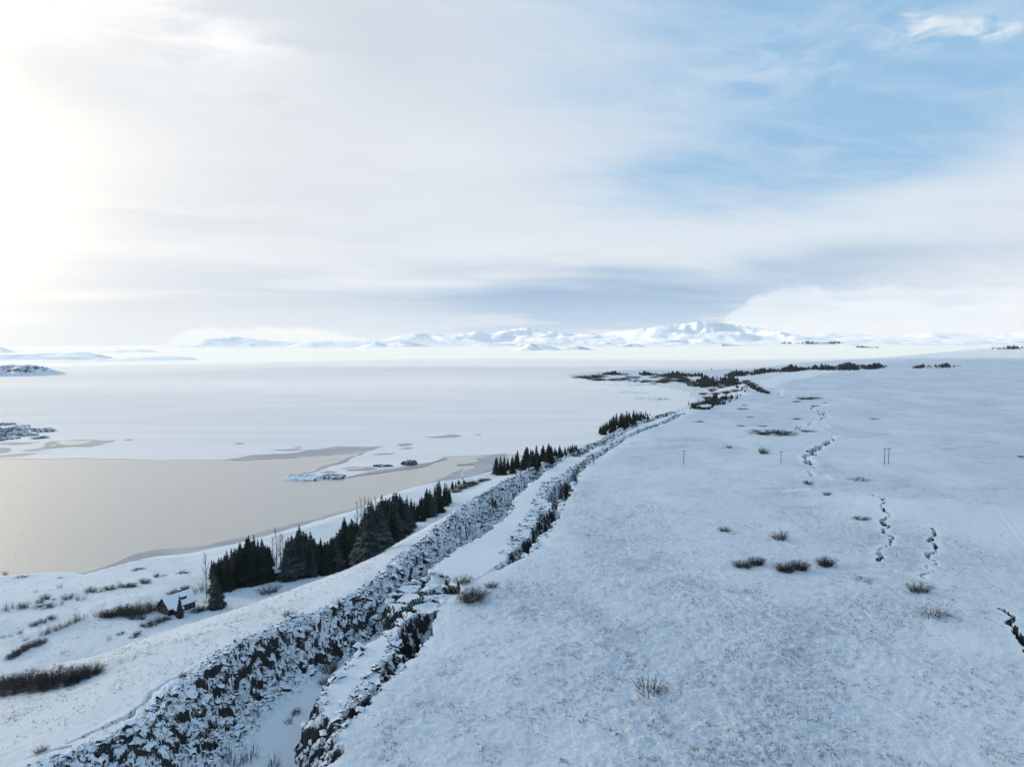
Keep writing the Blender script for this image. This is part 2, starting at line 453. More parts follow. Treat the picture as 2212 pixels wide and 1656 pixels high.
def terrain(X, Y, fine=True):
    """height, rock weight, grass weight, track weight"""
    X = np.asarray(X, float); Y = np.asarray(Y, float)
    dist = np.hypot(X, Y)
    sd = poly_sd(X, Y, LAND)
    low = np.clip(sd * 0.06, -4, 3.0) + np.clip(sd / 30, 0, 1) * (1.2 * fbm(X, Y, 40, 3, 10) + 0.5)
    low = np.where(sd > 0, np.maximum(low, 0.25 * np.clip(sd, 0, 1.5)), low)
    P = np.minimum(plateau(X, Y), -1 + np.maximum(sd, -3) * 0.62)
    u0 = rim_u(X, Y)
    ul = u0 + 1.2 * fbm(X, Y, 30, 2, 50)
    wd = np.interp(Y, *WD) * (1 + 0.35 * fbm(X, Y, 45, 2, 52))
    a = np.clip(-ul / wd, 0, 4)
    fs = np.interp(a, [0, .25, .5, .75, 1.0, 1.15, 1.3, 1.5, 1.8], [0, .10, .26, .44, .64, .80, .92, .985, 1.0])
    z = np.where(ul < 0, P - (P - low) * fs, P)
    rock = np.zeros_like(z); grass = np.zeros_like(z); track = np.zeros_like(z)
    near = np.clip((420 - dist) / 250, 0, 1)
    # hummocky heath to the right of the fissure, smooth drifts in between
    right = sstep(sec_v(X, Y), 1.0, 9.0)
    drift = sstep(fbm(X, Y * 0.7, 34, 3, 33), -0.06, 0.22)
    dome = np.exp(-(((X - 150) / 26) ** 2 + ((Y - 205) / 34) ** 2))
    dome2 = np.exp(-(((X - 118) / 16) ** 2 + ((Y - 232) / 20) ** 2))
    dome3 = np.exp(-(((X - 82) / 9) ** 2 + ((Y - 127) / 7) ** 2))
    bare = np.clip(dome + dome2 + dome3, 0, 1)
    z = z + right * (2.6 * dome + 1.8 * dome2)
    grass = right * (1 - 0.40 * drift) * (1 - bare)
    leftg = (ul < -2) * (0.30 + 0.35 * sstep(fbm(X, Y, 17, 2, 36), 0.0, 0.3))
    grass = np.maximum(grass, leftg * (sd > 3))
    grass = np.where((Y > 700) & (ul < 0) & (sd > 2), 1.0, grass)
    if fine:
        hum = 0.34 * fbm(X, Y, 1.3, 2, 81) + 0.30 * fbm(X, Y, 9, 2, 84)
        z = z + hum * near * (0.25 + 0.75 * grass) * np.clip(sd / 4, 0, 1)
    zone = (Y > 60) & (Y < 900) & (u0 > -9) & (sec_v(X, Y) < 9)
    if zone.any():
        x, y = X[zone], Y[zone]
        drop, wall, u, v, W, D, W2, D2 = fissures(x, y, P[zone])
        if fine:
            h1, cx, cy, f1, f2 = cells(x + 0.7 * fbm(x, y, 1.6, 2, 3), y + 0.7 * fbm(x, y, 1.6, 2, 4), 1.5, 5)
            drop_c, wall_c = fissures(0.62 * cx + 0.38 * x, 0.62 * cy + 0.38 * y, P[zone])[:2]
            h2, _, _, g1, g2 = cells(x, y, 0.75, 15)
            w = np.maximum(wall, wall_c * 0.9)
            db = drop_c + (h1 - 0.5) * (1.5 + 2.2 * fbm(x, y, 14, 2, 99)) * w + (h2 - 0.5) * 0.8 * w
            groove = np.clip(1 - (f2 - f1) / 0.28, 0, 1) * 0.5 * w
            drop = drop * (1 - 0.85 * w) + np.maximum(db + groove, 0) * 0.85 * w
            # heave along the rims
            edge = np.exp(-((u + 1.5) / 2.5) ** 2) + np.exp(-((v - W2) / 2.0) ** 2) * 0.6
            drop = drop - 0.35 * edge * fbm(x, y, 6.5, 2, 66) * 2 * (1 - w)
        zz = z[zone] - drop
        # fallen slabs that bridge the main fissure
        q = np.hypot((x - SLUMP_C[0]) / 10.0, (y - SLUMP_C[1]) / 13.0)
        inn = sstep(q + 0.3 * fbm(x, y, 6, 2, 71), 1.0, 0.75)
        s1, scx, scy, a1, a2 = cells(x + 0.9 * fbm(x, y, 3, 2, 6), (y + 0.9 * fbm(x, y, 3, 2, 7)) * 1.2, 6.8, 23)
        slab = P[zone] - 1.6 + (s1 - 0.5) * 1.5 + (x - scx) * (s1 - 0.5) * 0.28 + 0.3 * fbm(x, y, 2.2, 2, 8) - np.clip(1.25 - (a2 - a1) / 0.85, 0, 1) * 3.4
        gap = np.clip(1 - (a2 - a1) / 0.9, 0, 1)
        keep = (v < 3)
        zz = np.where(keep, zz * (1 - inn) + slab * inn, zz)
        z[zone] = zz
        rock[zone] = np.maximum(wall, np.maximum(inn * 0.9 * keep, 0.35 * (drop > 0.4)))
        grass[zone] *= np.clip(1 - drop, 0, 1)
    for L, hw, dp in CRACK_W:
        lo = L.min(0) - 6; hi = L.max(0) + 6
        b = (X > lo[0]) & (X < hi[0]) & (Y > lo[1]) & (Y < hi[1])
        if b.any():
            x, y = X[b], Y[b]
            dd = line_dist(x + 0.9 * fbm(x, y, 2.2, 2, 31), y + 0.9 * fbm(x, y, 2.2, 2, 32), L)
            ww = 0.8 * hw * (0.30 + 0.75 * np.clip(0.35 + 1.6 * fbm(x, y, 6, 2, 35), 0, 1))
            f = np.clip((ww - dd) / (0.35 * hw + 0.12) + 0.5, 0, 1)
            z[b] -= dp * f * np.clip(ww / hw, 0.3, 1)
            rock[b] = np.maximum(rock[b], np.clip((hw * 1.3 + 0.3 - dd) / 0.5, 0, 1) * 0.95)
            grass[b] *= np.clip((dd - hw) / 2, 0, 1)
    for L, kt in ((TRACK_L, 1.0), (TRACK_L2, 1.0), (TRACK_R, 0.35), (TRACK_F, 0.7)):
        lo = L.min(0) - 6; hi = L.max(0) + 6
        b = (X > lo[0]) & (X < hi[0]) & (Y > lo[1]) & (Y < hi[1])
        if b.any():
            dd = line_dist(X[b], Y[b], L)
            rut = np.exp(-((dd - 0.95) / 0.38) ** 2)
            t = sstep(dd, 2.6, 1.5)
            z[b] -= (0.26 * rut + 0.06 * t) * kt
            track[b] = np.maximum(track[b], t); grass[b] *= 1 - 0.8 * t * kt
    return z, rock, grass, track, sd


def Z(x, y):
    return float(terrain(np.array([x]), np.array([y]))[0][0])


_T = np.geomspace(60, 6000, 420)


def hits(pts):
    """points of the ground seen at photo positions"""
    out = []
    for x, y in pts:
        d = ray(x, y); d = d / math.hypot(d[0], d[1])
        X, Y = d[0] * _T, d[1] * _T; zr = CAM_Z + d[2] * _T
        h = np.maximum(terrain(X, Y, False)[0], 0)
        k = np.argmax(zr < h)
        if k == 0: k = len(_T) - 1
        t0, t1 = _T[k - 1], _T[k]
        a, b = zr[k - 1] - h[k - 1], zr[k] - h[k]
        t = t0 + (t1 - t0) * (a / (a - b) if a != b else 0)
        px, py = d[0] * t, d[1] * t
        out.append((px, py, max(Z(px, py), 0.0)))
    return out


# ------------------------------------------------------------------ materials
def mat(name):
    m = bpy.data.materials.new(name); m.use_nodes = True
    T = NT(m.node_tree)
    out = T.n.new('ShaderNodeOutputMaterial')
    b = T.n.new('ShaderNodeBsdfPrincipled')
    T.l.new(b.outputs[0], out.inputs['Surface'])
    return m, T, b


def pos(T):
    return T.n.new('ShaderNodeNewGeometry').outputs['Position']


def bump(T, b, h, strength, dist):
    n = T.n.new('ShaderNodeBump'); n.inputs['Strength'].default_value = strength
    n.inputs['Distance'].default_value = dist; T.put(n.inputs['Height'], h)
    T.l.new(n.outputs[0], b.inputs['Normal'])


def attr(T, name):
    n = T.n.new('ShaderNodeAttribute'); n.attribute_name = name
    return n.outputs['Fac']


SNOW = (0.80, 0.83, 0.88)
ROCK_A, ROCK_B = (0.018, 0.018, 0.02), (0.065, 0.062, 0.062)


def m_ground():
    m, T, b = mat("snow_heath")
    p = pos(T)
    rock, grass = attr(T, 'rock'), attr(T, 'grass')
    nz = T.sep(T.n.new('ShaderNodeNewGeometry').outputs['True Normal'])[2]
    n1 = T.noise(p, 1.5, 6, 0.65)
    n2 = T.noise(p, 2.6, 5, 0.68)
    n3 = T.noise(T.vm('ADD', p, (31, 5, 0)), 0.18, 4, 0.55)
    n4 = T.noise(T.vm('ADD', p, (3, 55, 0)), 0.035, 4, 0.5)
    # tips of heather and grass that stand out of the snow, at several sizes so that it holds from near to far
    n5 = T.noise(T.vm('MULTIPLY', p, (1.0, 0.8, 1.0)), 0.55, 5, 0.62)
    g2 = T.m('MULTIPLY', T.m('SUBTRACT', n3, 0.5), 0.14)
    th = T.m('SUBTRACT', 0.74, T.m('ADD', T.m('MULTIPLY', grass, 0.17), g2))
    tuft = T.ss(n2, th, T.m('ADD', th, 0.12))
    th5 = T.m('SUBTRACT', 0.70, T.m('ADD', T.m('MULTIPLY', grass, 0.15), g2))
    clump = T.ss(n5, th5, T.m('ADD', th5, 0.14))
    on = T.ss(grass, 0.02, 0.4)
    tuft = T.m('MULTIPLY', T.m('MAXIMUM', tuft, T.m('MULTIPLY', clump, 0.22)), on)
    scol = T.mix(T.ss(n4, 0.35, 0.65), (0.74, 0.77, 0.81), (0.81, 0.83, 0.86))
    scol = T.mix(T.m('MULTIPLY', grass, T.ss(n2, 0.30, 0.70, 0.10, 0.85)), scol, (0.48, 0.535, 0.62))
    n6 = T.noise(T.vm('ADD', p, (90, 20, 0)), 0.10, 8, 0.72)
    moss = T.m('MULTIPLY', T.ss(n6, 0.50, 0.64), T.m('MULTIPLY', grass, 0.30))
    scol = T.mix(moss, scol, (0.22, 0.24, 0.28))
    tcol = T.mix(T.ss(n3, 0.42, 0.62), (0.13, 0.14, 0.155), (0.19, 0.17, 0.16))
    col = T.mix(T.m('MULTIPLY', tuft, 0.65), scol, tcol)
    # bare lava where the ground is too steep for snow
    rcol = T.mix(T.noise(p, 3.0, 5, 0.6), ROCK_A, ROCK_B)
    lim = T.m('ADD', T.m('ADD', 0.36, T.m('MULTIPLY', T.m('SUBTRACT', T.noise(p, 0.11, 3, 0.5), 0.5), 0.9)), T.m('MULTIPLY', T.m('SUBTRACT', n1, 0.5), 1.1))
    bare = T.m('MULTIPLY', T.ss(nz, T.m('ADD', lim, 0.10), T.m('SUBTRACT', lim, 0.06)), T.ss(rock, 0.15, 0.4))
    col = T.mix(bare, col, rcol)
    T.put(b.inputs['Base Color'], col)
    b.inputs['Roughness'].default_value = 0.75
    b.inputs['Specular IOR Level'].default_value = 0.25
    h = T.m('ADD', T.m('MULTIPLY', n1, 0.7), T.m('MULTIPLY', n2, 0.35))
    bump(T, b, T.m('ADD', h, T.m('MULTIPLY', n5, 0.3)), 1.0, 0.42)
    return m


def m_rock():
    m, T, b = mat("snowy_lava_rock")
    p = pos(T)
    nz = T.sep(T.n.new('ShaderNodeNewGeometry').outputs['True Normal'])[2]
    n = T.noise(p, 2.4, 5, 0.6); n2 = T.noise(p, 5.0, 5, 0.6)
    lim = T.m('ADD', T.m('ADD', 0.32, T.m('MULTIPLY', T.m('SUBTRACT', T.noise(p, 0.11, 3, 0.5), 0.5), 0.9)), T.m('MULTIPLY', T.m('SUBTRACT', n, 0.5), 1.0))
    snow = T.ss(nz, T.m('SUBTRACT', lim, 0.06), T.m('ADD', lim, 0.08))
    rc = T.mix(n2, ROCK_A, ROCK_B)
    T.put(b.inputs['Base Color'], T.mix(snow, rc, SNOW))
    b.inputs['Roughness'].default_value = 0.85; b.inputs['Specular IOR Level'].default_value = 0.2
    bump(T, b, n2, 0.5, 0.2)
    return m


def m_islet():
    m, T, b = mat("snow_flecked_lava")
    p = pos(T)
    nz = T.sep(T.n.new('ShaderNodeNewGeometry').outputs['True Normal'])[2]
    n = T.noise(p, 0.35, 5, 0.65); n2 = T.noise(p, 1.6, 5, 0.6)
    snow = T.m('MULTIPLY', T.ss(nz, 0.60, 0.88), T.ss(n, 0.34, 0.47))
    rc = T.mix(n2, (0.03, 0.03, 0.032), (0.10, 0.095, 0.09))
    T.put(b.inputs['Base Color'], T.mix(snow, rc, SNOW))
    b.inputs['Roughness'].default_value = 0.85
    return m


def m_simple(name, a, c=None, scale=3.0, rough=0.8, spec=0.2):
    m, T, b = mat(name)
    p = pos(T)
    T.put(b.inputs['Base Color'], T.mix(T.noise(p, scale, 4, 0.6), a, c or a))
    b.inputs['Roughness'].default_value = rough; b.inputs['Specular IOR Level'].default_value = spec
    return m


def m_snowy(name, a, c, thr, amount, scale=2.0):
    """plant stuff with snow resting on what faces up"""
    m, T, b = mat(name)
    p = pos(T)
    nz = T.m('ABSOLUTE', T.sep(T.n.new('ShaderNodeNewGeometry').outputs['True Normal'])[2])
    n = T.noise(p, scale, 4, 0.6)
    info = T.n.new('ShaderNodeObjectInfo').outputs['Random']
    base = T.mix(T.m('MULTIPLY', T.m('ADD', n, info), 0.5), a, c)
    s = T.m('MULTIPLY', T.ss(T.m('ADD', nz, T.m('MULTIPLY', T.m('SUBTRACT', n, 0.5), 0.7)), thr, thr + 0.3), amount)
    T.put(b.inputs['Base Color'], T.mix(s, base, SNOW))
    b.inputs['Roughness'].default_value = 0.8; b.inputs['Specular IOR Level'].default_value = 0.15
    return m


def m_water():
    m, T, b = mat("open_water")
    p = pos(T)
    b.inputs['Base Color'].default_value = (0.34, 0.325, 0.295, 1)
    b.inputs['Roughness'].default_value = 0.15; b.inputs['IOR'].default_value = 2.8
    b.inputs['Specular IOR Level'].default_value = 0.5
    q = T.vm('MULTIPLY', p, (1.0, 0.55, 1.0))
    h = T.m('ADD', T.noise(q, 0.55, 4, 0.6), T.m('MULTIPLY', T.noise(p, 0.09, 3, 0.5), 1.2))
    bump(T, b, h, 0.30, 0.5)
    return m


def m_ice(name, a, c, rough, spec, sx=0.004, sy=0.02):
    m, T, b = mat(name)
    p = pos(T)
    q = T.vm('MULTIPLY', p, (sx, sy, 1.0))
    n = T.noise(q, 1.0, 6, 0.55, 0.3)
    n2 = T.noise(p, 0.25, 5, 0.6)
    col = T.mix(T.ss(n, 0.36, 0.64), a, c)
    col = T.mix(T.m('MULTIPLY', T.ss(n2, 0.55, 0.75), 0.12), col, tuple(v * 0.7 for v in a))
    T.put(b.inputs['Base Color'], col)
    b.inputs['Roughness'].default_value = rough; b.inputs['Specular IOR Level'].default_value = spec
    bump(T, b, n2, 0.15, 0.15)
    return m


def m_mountain():
    m, T, b = mat("snowy_mountainside")
    p = pos(T)
    nz = T.sep(T.n.new('ShaderNodeNewGeometry').outputs['True Normal'])[2]
    n = T.noise(T.vm('MULTIPLY', p, (1, 1, 2.2)), 0.004, 8, 0.62, 0.5)
    n2 = T.noise(p, 0.02, 6, 0.6)
    lim = T.m('ADD', 0.80, T.m('MULTIPLY', T.m('SUBTRACT', n, 0.5), 0.55))
    bare = T.m('MULTIPLY', T.ss(nz, T.m('ADD', lim, 0.03), T.m('SUBTRACT', lim, 0.06)), T.ss(n2, 0.42, 0.6))
    foot = T.m('MULTIPLY', T.ss(T.sep(p)[2], 130.0, 10.0), T.ss(n, 0.52, 0.62))
    bare = T.m('MAXIMUM', T.m('MULTIPLY', bare, 0.35), T.m('MULTIPLY', foot, 0.45))
    T.put(b.inputs['Base Color'], T.mix(bare, (0.84, 0.86, 0.90), (0.20, 0.22, 0.25)))
    b.inputs['Roughness'].default_value = 0.9; b.inputs['Specular IOR Level'].default_value = 0.1
    return m


M = dict(
    ground=m_ground(), rock=m_rock(), water=m_water(), mountain=m_mountain(), islet=m_islet(),
    ice=m_ice("snowy_lake_ice", (0.84, 0.785, 0.765), (0.90, 0.84, 0.815), 0.5, 0.3),
    sunlit_ice=m_ice("sunlit_lake_snow", (0.95, 0.91, 0.83), (0.97, 0.93, 0.85), 0.6, 0.3, 0.0004, 0.003),  # paler, creamier copy of the lake ice, sunlight put into its colour
    grey_ice=m_ice("thin_grey_ice", (0.24, 0.255, 0.28), (0.36, 0.375, 0.40), 0.35, 0.4, 0.03, 0.05),
    spruce=m_snowy("spruce_needles", (0.010, 0.016, 0.013), (0.020, 0.030, 0.023), 0.85, 0.10),
    spruce_snow=m_snowy("snow_dusted_needles", (0.016, 0.026, 0.025), (0.032, 0.044, 0.042), 0.72, 0.09),
    bark=m_simple("bark", (0.05, 0.042, 0.036), (0.10, 0.08, 0.07)),
    twig=m_snowy("bare_twigs", (0.06, 0.048, 0.042), (0.12, 0.095, 0.085), 0.7, 0.12),
    twig_dark=m_snowy("dark_twigs", (0.035, 0.032, 0.032), (0.07, 0.06, 0.058), 0.75, 0.10),
    grass=m_simple("withered_grass", (0.13, 0.11, 0.09), (0.26, 0.21, 0.17), 0.4),
    wood=m_simple("dark_timber", (0.030, 0.016, 0.012), (0.05, 0.026, 0.018), 6.0),
    trim=m_simple("window_trim", (0.30, 0.25, 0.20)),
    glass=m_simple("window_glass", (0.05, 0.055, 0.06), None, 1.0, 0.08, 0.6),
    roof_snow=m_simple("roof_snow", (0.78, 0.82, 0.88), (0.84, 0.87, 0.91), 1.5),
    metal=m_simple("chimney_metal", (0.10, 0.10, 0.10)),
    pole=m_simple("weathered_pole", (0.10, 0.09, 0.08), (0.16, 0.14, 0.12), 4.0),
    porcelain=m_simple("insulator", (0.25, 0.22, 0.2), None, 1, 0.3, 0.5),
)


# ------------------------------------------------------------------ object helpers
def mesh_obj(name, verts, faces, m, parent=None, smooth=False, loc=None):
    me = bpy.data.meshes.new(name)
    me.from_pydata([tuple(map(float, v)) for v in verts], [], [tuple(map(int, f)) for f in faces])
    me.materials.append(m)
    if smooth: me.polygons.foreach_set('use_smooth', [True] * len(me.polygons))
    me.update()
    return link(name, me, parent, loc)


def link(name, me, parent=None, loc=None):
    o = bpy.data.objects.new(name, me); COL.objects.link(o)
    if parent is not None: o.parent = parent
    if loc is not None: o.location = loc
    return o


def np_mesh(name, V, F, m, attrs=None, smooth=None):
    """fast mesh from arrays; F is (n, k) with k 3 or 4"""
    me = bpy.data.meshes.new(name)
    V = np.ascontiguousarray(V, np.float32); F = np.ascontiguousarray(F, np.int32)
    k = F.shape[1]
    me.vertices.add(len(V)); me.vertices.foreach_set('co', V.ravel())
    me.loops.add(F.size); me.loops.foreach_set('vertex_index', F.ravel())
    me.polygons.add(len(F)); me.polygons.foreach_set('loop_start', np.arange(0, F.size, k, dtype=np.int32))
    me.polygons.foreach_set('loop_total', np.full(len(F), k, np.int32))
    if smooth is not None: me.polygons.foreach_set('use_smooth', np.broadcast_to(smooth, (len(F),)).astype(bool))
    me.update(calc_edges=True)
    for n, a in (attrs or {}).items():
        at_ = me.attributes.new(n, 'FLOAT', 'POINT'); at_.data.foreach_set('value', np.ascontiguousarray(a, np.float32))
    me.materials.append(m)
    return me


def tag(o, label=None, cat=None, group=None, kind=None):
    if label: o['label'] = label
    if cat: o['category'] = cat
    if group: o['group'] = group
    if kind: o['kind'] = kind
    return o


def empty(name, loc, rz=0.0, s=1.0):
    o = bpy.data.objects.new(name, None); COL.objects.link(o)
    o.location = loc; o.rotation_euler = (0, 0, rz)
    o.scale = (s, s, s) if not isinstance(s, tuple) else s
    o.empty_display_size = 0.5
    return o


def box(V, F, x0, x1, y0, y1, z0, z1):
    n = len(V)
    V += [(x0, y0, z0), (x1, y0, z0), (x1, y1, z0), (x0, y1, z0), (x0, y0, z1), (x1, y0, z1), (x1, y1, z1), (x0, y1, z1)]
    F += [tuple(n + i for i in f) for f in ((0, 3, 2, 1), (4, 5, 6, 7), (0, 1, 5, 4), (1, 2, 6, 5), (2, 3, 7, 6), (3, 0, 4, 7))]


def tube(V, F, a, b, r0, r1, k=5):
    a, b = np.array(a, float), np.array(b, float)
    d = b - a; d /= np.linalg.norm(d) + 1e-9
    s = np.cross(d, (0, 0, 1) if abs(d[2]) < 0.9 else (1, 0, 0)); s /= np.linalg.norm(s); t = np.cross(d, s)
    n = len(V)
    for p, r in ((a, r0), (b, r1)):
        for i in range(k):
            w = 2 * math.pi * i / k
            V.append(tuple(p + (s * math.cos(w) + t * math.sin(w)) * r))
    for i in range(k):
        j = (i + 1) % k
        F.append((n + i, n + j, n + k + j, n + k + i))
    F.append(tuple(n + k + i for i in range(k)))


# ------------------------------------------------------------------ the ground
def build_ground():
    azs = np.concatenate([np.linspace(-180, -47, 46)[:-1], np.linspace(-47, 47, 1180), np.linspace(47, 180, 46)[1:-1]])
    # distances: even steps in depression angle for the near ground, wider beyond
    dep = np.linspace(150 + PH - 738, 78, 570)
    r_mid = (CAM_Z - PLZ) * FPX / dep
    r_near = np.geomspace(4, r_mid[0], 16)[:-1]
    r_far = np.geomspace(r_mid[-1], 24000, 120)[1:]
    rr = np.concatenate([r_near, r_mid, r_far])
    A, Rr = np.meshgrid(np.radians(azs), rr, indexing='ij')
    # rows follow planes across the view, so that they stay parallel to the picture inside the fan
    X = Rr * np.sin(A); Y = Rr * np.cos(A)
    shp = X.shape
    z, rock, grass, track, sd = terrain(X.ravel(), Y.ravel())
    V = np.column_stack([X.ravel(), Y.ravel(), z])
    na, nr = shp
    i = np.arange(na)[:, None]; j = np.arange(nr - 1)[None, :]
    i2 = (i + 1) % na
    F = np.stack([i * nr + j, i2 * nr + j, i2 * nr + j + 1, i * nr + j + 1], -1).reshape(-1, 4)
    F = F[:, ::-1]
    # drop what lies under the lake
    keep = (sd[F] > -12).any(1)
    F = F[keep]
    fr = rock[F].max(1); ft = track[F].mean(1)
    cls = np.where(fr > 0.3, 1, np.where(ft > 0.4, 2, 0))
    objs = {}
    for c, name in ((0, 'snow_ground'), (1, 'fissure'), (2, 'track')):
        f = F[cls == c]
        used = np.unique(f); remap = np.full(len(V), -1, np.int64); remap[used] = np.arange(len(used))
        me = np_mesh(name, V[used], remap[f], M['ground'],
                     dict(rock=rock[used], grass=grass[used]), smooth=(c != 1))
        o = link(name, me); tag(o, kind='structure'); objs[name] = o
    return objs


GROUND = build_ground()


# ------------------------------------------------------------------ unseen clouds added towards the sun to shade the near lake and plateau
def cloud(label, shade, alt, thick, tau, edge, seed, ragged=0.7):
    """an added, unseen flat cloud whose shadow falls on the ground polygon `shade`; optical depth tau along the sun's direction"""
    k = alt / math.tan(SUN_EL)
    off = np.array([math.sin(SUN_AZ), math.cos(SUN_AZ)]) * k
    P = fractal([np.array(p) + off for p in shade], 3, 0.10, True, seed)
    lo, hi = P.min(0), P.max(0); n = 90
    gx, gy = np.linspace(lo[0], hi[0], n), np.linspace(lo[1], hi[1], n)
    X, Y = np.meshgrid(gx, gy, indexing='ij')
    sd = poly_sd(X, Y, P)
    cell = max(gx[1] - gx[0], gy[1] - gy[0])
    t = thick * np.clip(sd / edge, 0, 1) ** 0.6 * np.clip((0.9 if ragged < 1 else 0.62) + ragged * fbm(X * 0.45, Y * 1.3, 700, 4, seed), 0.05, 2.2)
    top = alt + t * 0.65; bot = alt - t * 0.35 - 0.01
    V = np.vstack([np.column_stack([X.ravel(), Y.ravel(), top.ravel()]), np.column_stack([X.ravel(), Y.ravel(), bot.ravel()])])
    F = []
    N = n * n
    for i in range(n - 1):
        for j in range(n - 1):
            q = [i * n + j, (i + 1) * n + j, (i + 1) * n + j + 1, i * n + j + 1]
            if (sd.ravel()[q] > 0).any():
                F.append(q); F.append([N + a for a in reversed(q)])
    m = bpy.data.materials.new('shade_cloud_vapour'); m.use_nodes = True
    T = NT(m.node_tree); out = T.n.new('ShaderNodeOutputMaterial')
    v = T.n.new('ShaderNodeVolumeScatter')
    v.inputs['Color'].default_value = (1, 1, 1, 1); v.inputs['Density'].default_value = tau * math.sin(SUN_EL) / (thick * 0.9); v.inputs['Anisotropy'].default_value = 0.7
    T.l.new(v.outputs[0], out.inputs['Volume'])
    me = np_mesh('cloud', V, np.array(F), m, smooth=True)
    tag(link('cloud', me), label=label, cat='cloud', kind='stuff')  # added unseen cloud, there only to shade the ground


cloud('unseen thin cloud sheet added off to the left to shade the near lake', [(-4500, -1500), (-4500, 2300), (-1350, 2620), (660, 3050), (1100, 3000), (2200, 3300), (3000, -1500)],
      2000, 200, 0.80, 150, 1, 3.4)
cloud('unseen thicker cloud sheet added off to the left to shade the plateau', [(-120, -600), (-75, 100), (-62, 200), (-12, 300), (110, 560), (300, 1000), (640, 1700), (1300, 2700), (2300, 2900), (2600, -600)],
      2500, 260, 2.8, 120, 2)


# ------------------------------------------------------------------ haze
def build_haze():
    V, F = [], []
    box(V, F, -28000, 28000, -28000, 28000, -18.0, 1150.0)
    m = bpy.data.materials.new('haze_air'); m.use_nodes = True
    T = NT(m.node_tree); out = T.n.new('ShaderNodeOutputMaterial')
    v = T.n.new('ShaderNodeVolumePrincipled'); v.inputs['Color'].default_value = (0.95, 0.95, 0.97, 1); v.inputs['Density'].default_value = 1.7e-5
    v.inputs['Anisotropy'].default_value = 0.0
    T.l.new(v.outputs[0], out.inputs['Volume'])
    tag(mesh_obj('haze', V, F, m), kind='stuff', label='thin cold haze over the lake', cat='haze')


build_haze()


# ------------------------------------------------------------------ lake
def sheet(name, px, z, m, levels=4, amp=0.2, kind='structure', world_tail=None, seed=1, parent=None):
    p = np.array([at(x, y, 0)[:2] for x, y in px])
    closed = world_tail is None
    p = fractal(p, levels, amp, closed, seed)
    if world_tail is not None: p = np.vstack([p, world_tail])
    o = mesh_obj(name, [(a, b, z) for a, b in p], [tuple(range(len(p)))], m)
    if o.data.polygons[0].normal.z < 0:
        o.data.flip_normals()
    return tag(o, kind=kind)


